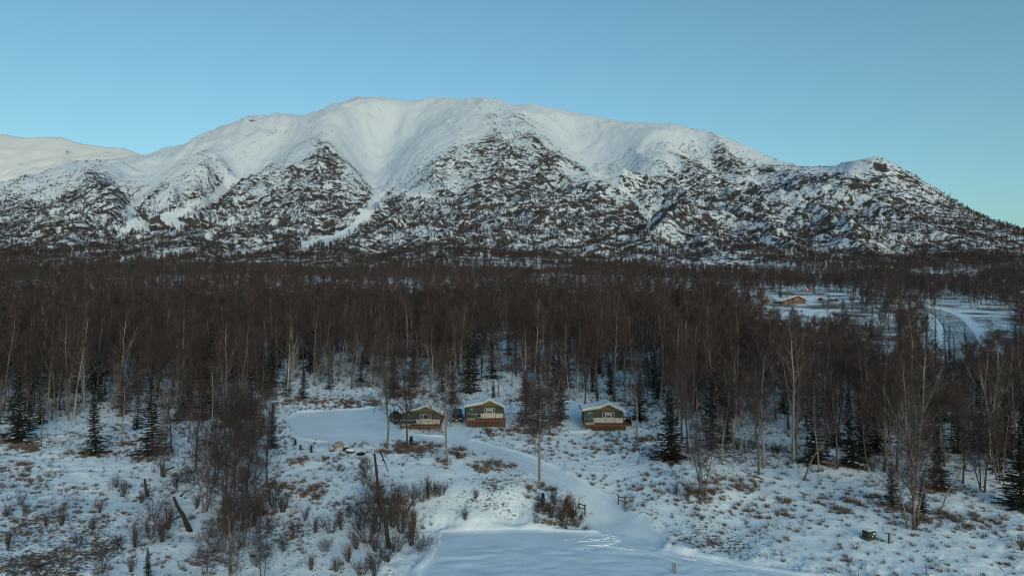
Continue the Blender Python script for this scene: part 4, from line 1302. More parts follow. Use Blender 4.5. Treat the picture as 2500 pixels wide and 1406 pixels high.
# open strips of snow near the foot of the mountain
op = fbm(x * 0.006, y * 0.012, 3, 77)
k = ~((y > 950) & (op > 0.12)) & ~((y > 600) & (op > .42))
x, y, z = x[k], y[k], z[k]; n = len(x)
cl = [far_cluster(i, spruce=.1) for i in range(5)]
scatter('distant_forest', 'far mass of leafless forest spreading to the foot of the mountain', cl,
        np.c_[x, y, z - .3], np.c_[np.zeros(n), np.zeros(n), frng.uniform(0, 6.28, n)], frng.uniform(.75, 1.1, n), frng.integers(0, 5, n))

# brush and trees on the mountain
x, y = rand_wedge(frng, 170000, 1200, 3600, .74)
z = ground_h(x, y)
px, py = to_pix(x, y, z)
v = veg_mtn(x, y, z)
ok = frng.uniform(size=len(x)) < np.clip((v - .24) * 1.7, 0.0, 1) ** 1.3 + 0.028 * (v > .05)
ok &= (py < 640)
x, y, z, v, py = x[ok], y[ok], z[ok], v[ok], py[ok]
k = thin_out(x, y, 5.0)
x, y, z, v, py = x[k], y[k], z[k], v[k], py[k]
tree = (frng.uniform(size=len(x)) < .42 * sstep(430, 560, py))
eps = 6.0
gx = (ground_h(x + eps, y) - ground_h(x - eps, y)) / (2 * eps); gy = (ground_h(x, y + eps) - ground_h(x, y - eps)) / (2 * eps)
rot = np.c_[np.arctan(gy), -np.arctan(gx), frng.uniform(0, 6.28, len(x))]
a = ~tree
# spin first, then tip to the slope: use tilt only, spin by choice of prototype
rot_b = np.c_[np.arctan(gy[a]), -np.arctan(gx[a]), np.zeros(a.sum())]
na = int(a.sum())
scatter('mountain_brush', 'dark alder brush scattered over the snowy mountain side', [alder_clump(i) for i in range(8)],
        np.c_[x[a], y[a], z[a]], rot_b, (.32 + .85 * frng.uniform(size=na) ** 1.6) * np.where(v[a] < .3, .7, 1), frng.integers(0, 8, na))
# bare rocks on the wind-scoured upper slopes
rx, ry = rand_wedge(frng, 60000, 1900, 3800, .74)
rz_ = ground_h(rx, ry); rpx, rpy = to_pix(rx, ry, rz_)
rd = rpy - np.interp(rpx, TLX, TLY)
cl_ = fbm(rx * .006, ry * .004, 3, 141) + .55 * fbm(rx * .03, ry * .03, 2, 143)
ok = (rd < 10) & (frng.uniform(size=len(rx)) < .9 * sstep(.22, .62, cl_) + .012)
rx, ry, rz_ = rx[ok], ry[ok], rz_[ok]; nk = len(rx)
def rock_mesh(i):
    r_ = np.random.default_rng(1500 + i); V = []; F = []
    for q in range(3):
        c = np.r_[r_.uniform(-2.5, 2.5, 2), -.4]; b_ = len(V)
        for a_ in range(6):
            V.append(c + np.array([math.cos(a_ * 1.047), math.sin(a_ * 1.047), 0]) * r_.uniform(.8, 1.9))
        V.append(c + np.array([r_.normal() * .4, r_.normal() * .4, r_.uniform(.9, 2.2)]))
        F += [(b_ + a_, b_ + (a_ + 1) % 6, b_ + 6) for a_ in range(6)]
    return mesh_np('scree', np.array(V), np.array(F), [MAT['scree']])
MAT['scree'] = simple('dark_scree', (.075, .066, .06), .9, .3, .5, rnd=.3)
scatter('rubble', 'dark rocks showing through the wind-scoured snow of the upper mountain', [rock_mesh(i) for i in range(5)], np.c_[rx, ry, rz_], np.c_[np.full(nk, .35), np.zeros(nk), np.zeros(nk)], .35 + .9 * frng.uniform(size=nk) ** 2, frng.integers(0, 5, nk))
nt_ = int(tree.sum())
mt = [far_cluster(20 + i, n=3, size=9.0, tw=.16, spruce=.12) for i in range(4)]
scatter('mountain_trees', 'bare trees climbing the lower spurs of the mountain', mt,
        np.c_[x[tree], y[tree], z[tree] - .5], np.c_[np.zeros(nt_), np.zeros(nt_), frng.uniform(0, 6.28, nt_)], frng.uniform(.6, 1.0, nt_), frng.integers(0, 4, nt_))
print('COUNTS near stand', nr_, 'far clusters', n, 'brush', na, 'mtn trees', nt_, 'ind', int(ind.sum()))
# ------------------------------------------------------------------ building materials
MAT['siding'] = simple('grey_green_siding', (0.052, 0.052, 0.053), 0.75, 0.12, 2.0, stretch=(1, 1, 14), bump=.3)
MAT['tan'] = simple('tan_shingle', (0.125, 0.100, 0.070), 0.8, 0.2, 3.0, stretch=(4, 4, 16))
MAT['trim'] = simple('pale_trim', (0.44, 0.42, 0.39), 0.6, 0.06, 3.0)
MAT['white'] = simple('white_boards', (0.52, 0.51, 0.50), 0.6, 0.07, 2.0, stretch=(9, 1, 1))
MAT['door'] = simple('teal_door', (0.028, 0.062, 0.066), 0.45, 0.06, 3.0)
MAT['deckred'] = simple('red_stain', (0.13, 0.044, 0.030), 0.7, 0.2, 3.0, stretch=(1, 6, 6))
MAT['skirt'] = simple('brown_boards', (0.075, 0.046, 0.032), 0.8, 0.35, 2.0, stretch=(5, 5, .4))
MAT['deckwood'] = simple('deck_wood', (0.20, 0.13, 0.09), 0.8, 0.2, 3.0)
MAT['iron'] = simple('black_iron', (0.02, 0.02, 0.022), 0.5, 0.1, 3.0)
MAT['glass'] = simple('window_glass', (0.03, 0.045, 0.05), 0.08, 0.05, 2.0, spec=0.6)
MAT['curtain'] = simple('drawn_blind', (0.24, 0.30, 0.31), 0.5, 0.05, 2.0)
MAT['paint'] = simple('black_paint', (0.012, 0.013, 0.016), 0.25, 0.05, 2.0, spec=0.6)
MAT['paint_white'] = simple('white_paint', (0.55, 0.55, 0.56), 0.3, 0.05, 2.0, spec=0.5)
MAT['rubber'] = simple('rubber', (0.015, 0.015, 0.016), 0.85, 0.1, 4.0)
MAT['rim'] = simple('wheel_rim', (0.25, 0.26, 0.27), 0.35, 0.05, 4.0, metal=.8)
MAT['lamp'] = simple('headlamp_glass', (0.45, 0.46, 0.47), 0.15, 0.05, 4.0, spec=.6)
MAT['red_lens'] = simple('red_lens', (0.35, 0.02, 0.015), 0.2, 0.05, 4.0, spec=.6)
MAT['log'] = simple('log_wall', (0.14, 0.078, 0.046), 0.75, 0.2, 1.0, stretch=(1, 1, 12))
MAT['stone_tan'] = simple('tan_stone', (0.23, 0.20, 0.165), 0.85, 0.2, 2.0, bump=.5)
MAT['stone_dark'] = simple('dark_stone', (0.055, 0.045, 0.042), 0.85, 0.3, 2.0, bump=.5)
MAT['cabinet'] = simple('olive_cabinet', (0.035, 0.045, 0.032), 0.5, 0.1, 3.0)
MAT['pedestal'] = simple('pale_green_pedestal', (0.16, 0.21, 0.175), 0.5, 0.1, 3.0)
MAT['label'] = simple('label_white', (0.7, 0.7, 0.68), 0.5, 0.03, 3.0)
MAT['concrete'] = simple('concrete', (0.09, 0.10, 0.09), 0.9, 0.15, 3.0)
MAT['teal'] = simple('teal_stake', (0.03, 0.28, 0.27), 0.6, 0.1, 3.0)
MAT['oldwood'] = simple('old_wood', (0.12, 0.09, 0.07), 0.9, 0.3, 3.0, stretch=(3, 3, .5))

# ------------------------------------------------------------------ cabins
# roof outline over the front wall, from the wall's left corner: (x, height above the deck)
RP = [(-0.38, 2.22), (2.87, 2.76), (4.31, 3.39), (7.42, 1.90)]
W_, DEP, DECK = 6.95, 6.3, 2.4
def roof_z(x):
    return np.interp(x, [p[0] for p in RP], [p[1] for p in RP])

def cabin(loc, rz, sc, label, skirt_h, blind, post_x, rail_gap):
    root = empty('cabin', loc, rz, sc)
    tag(root, label, 'cabin', 'cabins in a row')
    t = 0.16
    under = [(x, z - t) for x, z in RP]
    # walls follow the underside of the roof
    prof = [(0, -0.25), (W_, -0.25), (W_, float(roof_z(W_)) - t - .01), (4.31, 3.39 - t - .01), (2.87, 2.76 - t - .01), (0, float(roof_z(0)) - t - .01)]
    MB().prism(prof, 0, DEP).build('wall', MAT['siding'], root)
    gz = 2.16
    xr = 4.31 + (3.39 - t - gz) / (3.39 - 1.90) * (7.42 - 4.31)
    g = [(0.9, gz), (xr - .05, gz), (4.31, 3.39 - t - .03), (2.87, 2.76 - t - .03), (0.9, float(roof_z(.9)) - t - .03)]
    MB().prism(g, -0.03, 0.0).build('gable_panel', MAT['tan'], root)
    MB().box(0.0, W_, -0.045, -0.001, gz - .09, gz).build('gable_band', MAT['siding'], root)
    rf = MB().prism(under + RP[::-1], -0.55, DEP + 0.45).build('roof', MAT['iron'], root)
    s0 = [(x, z + .004) for x, z in RP]; s1 = [(x + (.06 if i == 0 else -.06 if i == 3 else 0), z + .14) for i, (x, z) in enumerate(RP)]
    sn = MB().prism(s0 + s1[::-1], -0.47, DEP + 0.38).build('snow', MAT['snow'], rf, bevel=.05)
    MB().tube([(5.2, 4.6, 2.9), (5.2, 4.6, 3.75)], .05, 8).build('vent_pipe', MAT['iron'], rf)
    fa = MB()
    for (x0, z0), (x1, z1) in zip(RP[:-1], RP[1:]):
        fa.prism([(x0, z0 - .2), (x1, z1 - .2), (x1, z1 - .0), (x0, z0 - .0)], -0.60, -0.551)
    fa.build('fascia', MAT['trim'], root)
    ga = MB(); ga.box(RP[0][0] - .08, RP[0][0] - .003, -.54, DEP + .44, RP[0][1] - .17, RP[0][1] - .03); ga.box(RP[3][0] + .003, RP[3][0] + .08, -.54, DEP + .44, RP[3][1] - .17, RP[3][1] - .03)
    ga.build('eave_board', MAT['trim'], root)
    cb = MB(); cb.box(-.02, .09, -.028, -.002, -.2, gz - .1); cb.box(W_ - .09, W_ + .02, -.028, -.002, -.2, 1.9)
    cb.build('corner_board', MAT['siding'], root)
    # door
    d = MB().box(0.62, 1.58, -0.04, -.002, 0.02, 2.03).build('door', MAT['door'], root)
    MB().box(0.86, 1.2, -.052, -.041, 1.66, 1.76).build('door_plate', MAT['label'], d)
    MB().tube([(1.48, -.06, 1.0), (1.48, -.12, 1.0)], .035, 8).build('handle', MAT['rim'], d)
    df = MB(); df.box(.54, .617, -.045, -.002, .0, 2.12); df.box(1.583, 1.66, -.045, -.002, .0, 2.12); df.box(.617, 1.583, -.045, -.002, 2.035, 2.12)
    df.build('door_frame', MAT['siding'], d)
    # window: two narrow lights beside a wide one
    wx0, wx1, wz0, wz1 = 3.30, 5.36, 0.86, 1.80
    wi = MB()
    wi.box(wx0, wx1, -.07, -.002, wz1 - .09, wz1); wi.box(wx0, wx1, -.07, -.002, wz0, wz0 + .09)
    for a, b in ((wx0, wx0 + .09), (wx0 + .42, wx0 + .55), (wx1 - .55, wx1 - .42), (wx1 - .09, wx1)):
        wi.box(a, b, -.069, -.002, wz0 + .09, wz1 - .09)
    w = wi.build('window', MAT['trim'], root)
    MB().box(wx0 + .09, wx0 + .42, -.02, -.004, wz0 + .09, wz1 - .09).build('pane', MAT['glass'], w)
    MB().box(wx1 - .42, wx1 - .09, -.02, -.004, wz0 + .09, wz1 - .09).build('pane', MAT['glass'], w)
    MB().box(wx0 + .55, wx1 - .55, -.02, -.004, wz0 + .09, wz1 - .09).build('pane', MAT['glass'], w)
    if blind:
        MB().box(wx0 + .57, wx1 - .57, -.03, -.021, wz0 + .35, wz1 - .11).build('blind', MAT['curtain'], w)
    # white lower boards right of the door
    MB().box(1.72, W_ - .1, -.06, -.002, 0.0, 0.82).build('wainscot', MAT['white'], root)
    # deck
    dk = MB().box(-.02, W_ + .12, -DECK, -.001, -.09, 0.0).build('deck', MAT['deckwood'], root)
    MB().box(.1, 1.7, -DECK + .3, -.1, .003, .05).build('snow', MAT['snow'], dk, bevel=.02)
    ri = MB(); ri.box(-.05, W_ + .15, -DECK - .05, -DECK - .002, -.33, -.005); ri.box(-.07, -.023, -DECK - .05, -.01, -.33, -.005); ri.box(W_ + .123, W_ + .17, -DECK - .05, -.01, -.33, -.005)
    ri.build('rim_joist', MAT['deckred'], dk)
    for x in (0.1, 1.75, 3.5, 5.2, W_ - .05):
        MB().box(x, x + .14, -DECK + .05, -DECK + .19, -.095 - skirt_h - .8, -.092).build('deck_post', MAT['deckred'], dk)
    if skirt_h > .7:
        sk = MB(); n = 26; x0 = rail_gap
        rr = random.Random(int(loc[0] * 10))
        for i in range(n):
            a = x0 + (W_ + .05 - x0) * i / n; b = x0 + (W_ + .05 - x0) * (i + 1) / n - .015
            sk.box(a, b, -DECK + .24 + rr.uniform(0, .02), -DECK + .28, -.1 - skirt_h - .7, -.1)
        sk.build('skirting', MAT['skirt'], dk)
    # railing
    posts = [0.02] + post_x + [W_ + .02]
    for x in posts:
        MB().box(x, x + .07, -DECK - .01, -DECK + .06, .0, .98).build('rail_post', MAT['deckred'] if x in (posts[0], posts[-1]) else MAT['iron'], dk)
    for x in (0.0, W_ + .03):
        MB().box(x, x + .06, -.12, -.06, 0, .98).build('rail_post', MAT['deckred'], dk)
    tr = MB(); tr.box(.0, W_ + .11, -DECK - .03, -DECK + .08, .981, 1.02)
    tr.box(-.02, .07, -DECK + .081, -.02, .981, 1.02); tr.box(W_ + .02, W_ + .11, -DECK + .081, -.02, .981, 1.02)
    tr.build('top_rail', MAT['trim'], dk)
    lr = MB(); lr.box(.09, W_ + .02, -DECK + .005, -DECK + .035, .1, .13); lr.box(.09, W_ + .02, -DECK + .005, -DECK + .035, .92, .95)
    for i in range(5): lr.box(.09, W_ + .02, -DECK + .015, -DECK + .023, .25 + .13 * i, .258 + .13 * i)
    lr.build('rail_bars', MAT['iron'], dk)
    return root

def cabin_at(px, py, D, rz, *a):
    x, y, z = pix(px, py, D)
    return cabin((x, y, z), R(rz), *a)
c1 = cabin_at(982.4, 1034.6, 127.0, -1.4, .945, 'grey-green cabin closest to the turnaround, deck almost at ground level', .5, False, [1.75, 3.4, 5.1], 0.1)
c2 = cabin_at(1137.6, 1020.8, 129.0, 5.8, .955, 'middle grey-green cabin on a brown boarded skirting', 1.15, True, [1.6, 3.5, 5.2], 0.1)
c3 = cabin_at(1425.2, 1031.2, 127.6, -1.9, .985, 'grey-green cabin on the right, beyond the spruce knoll, on high skirting', 1.5, True, [1.85, 3.5, 5.15], 1.4)

def on_cabin(c, x, y, z):
    m = Matrix.LocRotScale(c.location, c.rotation_euler, c.scale)
    return m @ Vector((x, y, z))

def chair(loc, rz, label, mat):
    t = empty('deck_chair', loc, rz); tag(t, label, 'chair', 'deck chairs')
    MB().box(-.28, .28, -.28, .25, .36, .42).build('seat', mat, t)
    MB().add([(-.28, .2, .40), (.28, .2, .40), (.28, .42, .98), (-.28, .42, .98), (-.28, .25, .38), (.28, .25, .38), (.28, .47, .97), (-.28, .47, .97)], [(0, 1, 2, 3), (7, 6, 5, 4), (0, 4, 5, 1), (1, 5, 6, 2), (2, 6, 7, 3), (3, 7, 4, 0)]).build('backrest', mat, t)
    for sx in (-1, 1):
        MB().box(sx * .31 - .04, sx * .31 + .04, -.3, .3, .55, .59).build('armrest', mat, t)
        MB().box(sx * .29 - .03, sx * .29 + .03, -.3, -.24, 0, .55).build('leg', mat, t)
        MB().box(sx * .29 - .03, sx * .29 + .03, .2, .26, 0, .55).build('leg', mat, t)
chair(on_cabin(c1, 2.35, -1.1, .0), R(15), 'dark deck chair on the deck of the cabin closest to the turnaround', MAT['iron'])
chair(on_cabin(c2, 2.25, -1.0, .0), R(-10), 'dark deck chair on the deck of the middle cabin', MAT['iron'])
chair(on_cabin(c2, .42, -1.5, .05), R(70), 'reddish deck chair near the door corner of the middle cabin deck', MAT['deckred'])

# open-fronted dark wood shelter right of the right cabin, with a board lying before it
sx, sy, sz = hit(1533, 1040)
t = empty('wood_shelter', (sx, sy, sz), R(-8)); tag(t, 'small dark arched shelter against the right side of the right cabin', 'shelter')
arc = [(.62 * math.cos(a), .72 + .5 * math.sin(a)) for a in np.linspace(math.pi, 0, 9)]
outl = [(-.62, -.2)] + arc + [(.62, -.2)]
inn = [(x * .86, z * .93 - .02) for x, z in outl][::-1]
sh = MB()
for i in range(len(outl) - 1):
    a, b = outl[i], outl[i + 1]; c, d = (b[0] * .88, b[1] * .94), (a[0] * .88, a[1] * .94)
    sh.prism([a, b, c, d][::-1], 0, 1.5)
sh.build('shell', MAT['iron'], t)
MB().prism(outl[::-1], 1.5, 1.54).build('back_wall', MAT['iron'], t)
MB().box(-.5, .5, .5, 1.45, -.2, .55).build('firewood', MAT['skirt'], t)
bx, by, bz = hit(1537, 1043)
tag(MB().box(-.7, .7, -.09, .09, 0, .06).build('plank', MAT['trim']), 'pale plank lying on snow in front of the dark shelter', 'plank')
bpy.data.objects['plank'].location = (bx - .2, by - .5, bz + .12); bpy.data.objects['plank'].rotation_euler = (0, R(8), R(-14))

# ------------------------------------------------------------------ vehicles
def vehicle(name, loc, rz, label, cat, L=4.7, W=1.85, H=1.75, paint='paint', hood=.30, rear=.47, roofbox=False):
    t = empty(name, loc, rz); tag(t, label, cat)
    h0, h1 = .42, 1.02
    side = [(-L / 2, h0), (L / 2, h0), (L / 2 + .02, .62), (L / 2 - .03, h1), (-L / 2 + L * hood - .1, h1 + .02), (-L / 2 + .25, h1 - .1), (-L / 2 + .04, h1 - .22), (-L / 2 - .03, .6)]
    n = len(side); xs = [-W / 2, -W / 2 + .08, W / 2 - .08, W / 2]; V = []; F = []
    for j, x in enumerate(xs):
        k = .94 if j in (0, 3) else 1.0
        V += [(x, y * (.985 if j in (0, 3) else 1), h0 + (z - h0) * k) for y, z in side]
    for j in range(3):
        for i in range(n):
            F.append((j * n + i, j * n + (i + 1) % n, (j + 1) * n + (i + 1) % n, (j + 1) * n + i))
    F += [tuple(range(n - 1, -1, -1)), tuple(range(3 * n, 4 * n))]
    b = MB().add(V, F); body = b.build('body', MAT[paint], t, bevel=.04)
    y0, y1, y2, y3 = -L / 2 + L * hood - .12, -L / 2 + L * (hood + .16), L * (rear - .07), L * rear
    wb, wt = W / 2 * .95, W / 2 * .78
    C = [(-wb, y0, h1), (wb, y0, h1), (wb, y3, h1), (-wb, y3, h1), (-wt, y1, H), (wt, y1, H), (wt, y2, H), (-wt, y2, H)]
    MB().add(C, [(3, 2, 1, 0), (4, 5, 6, 7), (0, 1, 5, 4), (1, 2, 6, 5), (2, 3, 7, 6), (3, 0, 4, 7)]).build('cabin_top', MAT[paint], t, bevel=.05)
    def pane(nm, ids, off, u0=.08, u1=.92, v0=.12, v1=.86):
        q = [Vector(C[i]) for i in ids]
        def P(u, v): return (q[0] * (1 - u) + q[1] * u) * (1 - v) + (q[3] * (1 - u) + q[2] * u) * v
        c = [P(u0, v0), P(u1, v0), P(u1, v1), P(u0, v1)]
        nn = (c[1] - c[0]).cross(c[3] - c[0]).normalized() * off
        MB().add([p + nn for p in c] + [p - nn for p in c], [(0, 1, 2, 3), (7, 6, 5, 4), (0, 4, 5, 1), (1, 5, 6, 2), (2, 6, 7, 3), (3, 7, 4, 0)]).build(nm, MAT['glass'], t)
    pane('windscreen', (0, 1, 5, 4), .03)
    pane('rear_window', (2, 3, 7, 6), .03)
    for ids in ((1, 2, 6, 5), (3, 0, 4, 7)):
        pane('side_window', ids, .025, .08, .48); pane('side_window', ids, .025, .54, .92)
    for sx_ in (-1, 1):
        for wy in (-L * .31, L * .30):
            x_ = sx_ * (W / 2 - .12)
            wv = MB(); k = 16
            ring = [(.36 * math.cos(6.2832 * i / k), .36 * math.sin(6.2832 * i / k)) for i in range(k)]
            V = [(x_ - .12, wy + a, .36 + c) for a, c in ring] + [(x_ + .12, wy + a, .36 + c) for a, c in ring]
            F = [(i, (i + 1) % k, k + (i + 1) % k, k + i) for i in range(k)] + [tuple(range(k - 1, -1, -1)), tuple(range(k, 2 * k))]
            wh = wv.add(V, F).build('wheel', MAT['rubber'], t)
            V = [(x_ + sx_ * .125, wy + a * .6, .36 + c * .6) for a, c in ring]
            V2 = [(x_ + sx_ * .10, wy + a * .6, .36 + c * .6) for a, c in ring]
            MB().add(V + V2, [tuple(range(k)), tuple(range(2 * k - 1, k - 1, -1))] + [(i, (i + 1) % k, k + (i + 1) % k, k + i) for i in range(k)]).build('rim', MAT['rim'], wh)
        MB().box(sx_ * W * .36 - .17, sx_ * W * .36 + .17, -L / 2 - .05, -L / 2 + .08, .68, .82).build('headlight', MAT['lamp'], t)
        MB().box(sx_ * W * .41 - .1, sx_ * W * .41 + .1, L / 2 - .06, L / 2 + .05, .7, .95).build('tail_light', MAT['red_lens'], t)
        MB().box(sx_ * (W / 2 + .02) - .02 if sx_ > 0 else -W / 2 - .22, sx_ * (W / 2 + .02) + .20 if sx_ > 0 else -W / 2, y0 + .25, y0 + .36, h1, h1 + .16).build('mirror', MAT[paint], t, bevel=.03)
    MB().box(-W * .3, W * .3, -L / 2 - .06, -L / 2 + .05, .56, .72).build('grille', MAT['iron'], t)
    MB().box(-W * .48, W * .48, -L / 2 - .1, -L / 2 + .05, .4, .54).build('bumper', MAT['rubber'], t, bevel=.03)
    MB().box(-W * .48, W * .48, L / 2 - .05, L / 2 + .1, .4, .56).build('bumper', MAT['rubber'], t, bevel=.03)
    MB().box(-.24, .24, -L / 2 - .115, -L / 2 - .101, .42, .52).build('number_plate', MAT['label'], t)
    if roofbox:
        MB().box(-.5, .28, -.5, 1.0, H + .03, H + .34).build('roof_box', MAT['rubber'], t, bevel=.1)
    return t
x, y, z = hit(967, 1033)
vehicle('parked_car', (x, y + 1.0, z - .02), R(24), 'black car with roof box parked beside the cabin closest to the turnaround', 'car', L=4.5, W=1.85, H=1.62, roofbox=True)
x, y, z = hit(1114, 1031)
vehicle('parked_suv', (x, y + 2.2, z - .02), R(3), 'black SUV facing the camera between the left and middle cabins', 'SUV', L=4.9, W=1.9, H=1.95)
x, y, z = hit(2317, 774)
ri = int(np.argmin((np.array(ROAD_S)[:, 1] - y) ** 2 + (np.array(ROAD_S)[:, 0] - x) ** 2))
tg = tang[ri]
vehicle('passing_car', (x + .3, y, z + .06), math.atan2(-tg[0], tg[1]), 'pale car driving on the snowy highway bend', 'car', L=4.7, W=1.9, H=1.6, paint='paint_white')

# ------------------------------------------------------------------ the orange house on the hill and its neighbours
hx, hy, hz = hit(1947, 742)
t = empty('log_house', (hx, hy, hz), R(10), .85); tag(t, 'orange timber house with a long snowy roof on the far rise', 'house')
gp = [(-12.0, -1.5), (6.0, -1.5), (6.0, 2.3), (0, 5.4), (-12.0, 1.6)]
MB().prism(gp, 0, 11).build('wall', MAT['log'], t)
rp2 = [(-13.2, 1.35), (0, 5.55), (7.0, 1.95)]
rf = MB().prism([(a, b) for a, b in rp2] + [(a, b + .25) for a, b in rp2[::-1]], -1.2, 12).build('roof', MAT['log'], t)
MB().prism([(a, b + .255) for a, b in rp2] + [(a * .985, b + .6) for a, b in rp2[::-1]], -1.05, 11.9).build('snow', MAT['snow'], rf, bevel=.1)
MB().box(-5, -4.2, 5, 5.8, 3.5, 6.2).build('chimney', MAT['stone_tan'], rf)
for i, (a, b, c, d) in enumerate([(-9.5, -7.6, .2, 1.3), (-6.6, -4.7, .2, 1.5), (-3.4, -1.6, .2, 1.8), (1.2, 3.0, .2, 1.8), (-1.0, .8, 2.6, 3.9)]):
    w = MB().box(a, b, -.08, -.01, c, d).build('window', MAT['trim'], t)
    MB().box(a + .15, b - .15, -.12, -.081, c + .15, d - .15).build('pane', MAT['glass'], w)
dd = MB().box(3.8, 4.8, -.08, -.01, -.8, 1.3).build('door', MAT['skirt'], t)
MB().box(4.55, 4.65, -.16, -.081, .2, .35).build('handle', MAT['rim'], dd)
for x_ in (-11, -7, -3.5):
    MB().box(x_, x_ + .35, -1.1, -.75, -1.5, 1.9 + (x_ + 12) * .29).build('porch_post', MAT['log'], t)

def shed(name, px, py, w, h, mat, label, rz=0):
    x, y, z = hit(px, py)
    t = empty(name, (x, y, z), R(rz)); tag(t, label, 'shed')
    MB().prism([(-w / 2, -.8), (w / 2, -.8), (w / 2, h * .65), (0, h), (-w / 2, h * .65)], 0, w * .9).build('wall', mat, t)
    e = [(-w * .6, h * .56), (0, h + .05), (w * .6, h * .56)]
    rf = MB().prism(e + [(a, b + .12) for a, b in e[::-1]], -.3, w * .95).build('roof', MAT['iron'], t)
    MB().prism([(a, b + .125) for a, b in e] + [(a * .97, b + .32) for a, b in e[::-1]], -.25, w * .93).build('snow', MAT['snow'], rf)
    MB().box(-.45, .45, -.05, -.005, -.8, min(1.9, h * .6)).build('door', MAT['skirt'], t)
shed('garden_shed', 1873, 740, 4.0, 2.9, MAT['log'], 'small orange timber shed left of the orange house', 12)
shed('garden_shed', 2003, 735, 3.0, 2.3, MAT['siding'], 'little dark shed with a snowy roof right of the orange house', -20)
shed('garden_shed', 2040, 736, 3.6, 2.0, MAT['skirt'], 'low brown shed right of the orange house', 8)

# red lamp on its pole behind the house
x, y, z = hit(1972, 722)
ph = (722 - 706) * y / FPX
t = empty('signal_lamp', (x, y, z)); tag(t, 'glowing red lamp on a thin pole behind the orange house', 'lamp')
MB().tube([(0, 0, -.5), (0, 0, ph)], [.12, .08], 6).build('pole', MAT['iron'], t)
MB().tube([(0, 0, ph), (0, 0, ph + .12)], .5, 10).build('hood', MAT['iron'], t)
em, nt_e, be = new_mat('red_glow'); be.inputs['Base Color'].default_value = (.6, .02, .03, 1); be.inputs['Emission Color'].default_value = (1, .08, .10, 1); be.inputs['Emission Strength'].default_value = 5.0
MB().tube([(0, 0, ph - .6), (0, 0, ph - .35), (0, 0, ph - .1), (0, 0, ph - .002)], [.12, .34, .34, .15], 10).build('bulb', em, t)
for px, pb, pt, lab in [(2207, 790, 757, 'thin pale utility pole beside the bend of the highway'), (2084, 735, 702, 'thin utility pole behind the field right of the orange house')]:
    x, y, z = hit(px, pb); hh = (pb - pt) * y / FPX
    t = empty('utility_pole', (x, y, z)); tag(t, lab, 'utility pole', 'utility poles')
    MB().tube([(0, 0, -.5), (0, 0, hh)], [.2, .13], 7).build('pole', MAT['pale_bark'], t)
    MB().box(-1.0, 1.0, -.06, .06, hh - .9, hh - .75).build('crossarm', MAT['oldwood'], t)
# ------------------------------------------------------------------ small things lying and standing about
def boulder(name, loc, dims, mat, label, cat, seed, rz=0, snow=0.0, flat=0.0, group=None):
    rng = np.random.default_rng(seed)
    V = []; F = []; nu, nv = 12, 7
    for j in range(nv + 1):
        ph = math.pi * j / nv
        for i in range(nu):
            th = 2 * math.pi * i / nu
            V.append([math.sin(ph) * math.cos(th), math.sin(ph) * math.sin(th), math.cos(ph)])
    V = np.array(V)
    V = np.sign(V) * np.abs(V) ** .72
    nzs = rng.normal(size=(6, 3)); nzs /= np.linalg.norm(nzs, axis=1)[:, None]
    k = 1 + sum(.09 * np.sin(3.1 * (V @ nzs[q]) + q) for q in range(6)) * .5
    V = V * k[:, None] * np.array(dims) / 2
    V[:, 2] += dims[2] * .38
    for j in range(nv):
        for i in range(nu):
            F.append((j * nu + i, (j + 1) * nu + i, (j + 1) * nu + (i + 1) % nu, j * nu + (i + 1) % nu))
    t = empty(name, loc, rz); tag(t, label, cat, group)
    me = bpy.data.meshes.new(name); me.from_pydata(V.tolist(), [], F); me.materials.append(mat); me.polygons.foreach_set('use_smooth', [True] * len(F)); me.update()
    o = link(bpy.data.objects.new('rock', me), t)
    if snow:
        top = [f for f in F if np.mean([V[i][2] for i in f]) > dims[2] * (.9 - .5 * snow)]
        if top:
            ids = sorted({i for f in top for i in f}); rm = {a: b for b, a in enumerate(ids)}
            VS = [V[i] * [1.01, 1.01, 1] + np.array([0, 0, .04 + .05 * rng.uniform()]) for i in ids]
            me = bpy.data.meshes.new('snow'); me.from_pydata([tuple(v) for v in VS], [], [tuple(rm[i] for i in f) for f in top]); me.materials.append(MAT['snow']); me.update()
            s = link(bpy.data.objects.new('snow', me), t)
            so = s.modifiers.new('thick', 'SOLIDIFY'); so.thickness = .07
    return t
x, y, z = hit(827, 1091); boulder('boulder', (x, y, z - .1), (1.35, 1.1, 1.05), MAT['stone_tan'], 'big rounded tan boulder at the lower edge of the turnaround', 'boulder', 1, .3)
x, y, z = hit(843, 1099); boulder('rock_slab', (x, y, z - .1), (1.0, .6, .8), MAT['stone_dark'], 'dark tilted rock slab between the tan boulder and the snow-capped rock', 'rock', 2, .8, .3)
x, y, z = hit(855, 1105); boulder('snowy_rock', (x, y, z - .1), (1.5, 1.0, .7), MAT['stone_dark'], 'dark rock half covered in snow right of the tan boulder', 'rock', 3, -.3, .9)
x, y, z = hit(881, 1110)
k = 18; V = []; F = []
for i in range(k):
    a = 6.2832 * i / k
    for j in range(8):
        b = 6.2832 * j / 8; rr = .5 + .17 * math.cos(b)
        V.append((rr * math.cos(a), rr * math.sin(a), .14 + .15 * math.sin(b)))
for i in range(k):
    for j in range(8): F.append((i * 8 + j, ((i + 1) % k) * 8 + j, ((i + 1) % k) * 8 + (j + 1) % 8, i * 8 + (j + 1) % 8))
o = MB().add(V, F).build('old_tyre', MAT['rubber'], None, True); o.location = (x, y, z); tag(o, 'black old tyre lying in snow below the turnaround', 'tyre')
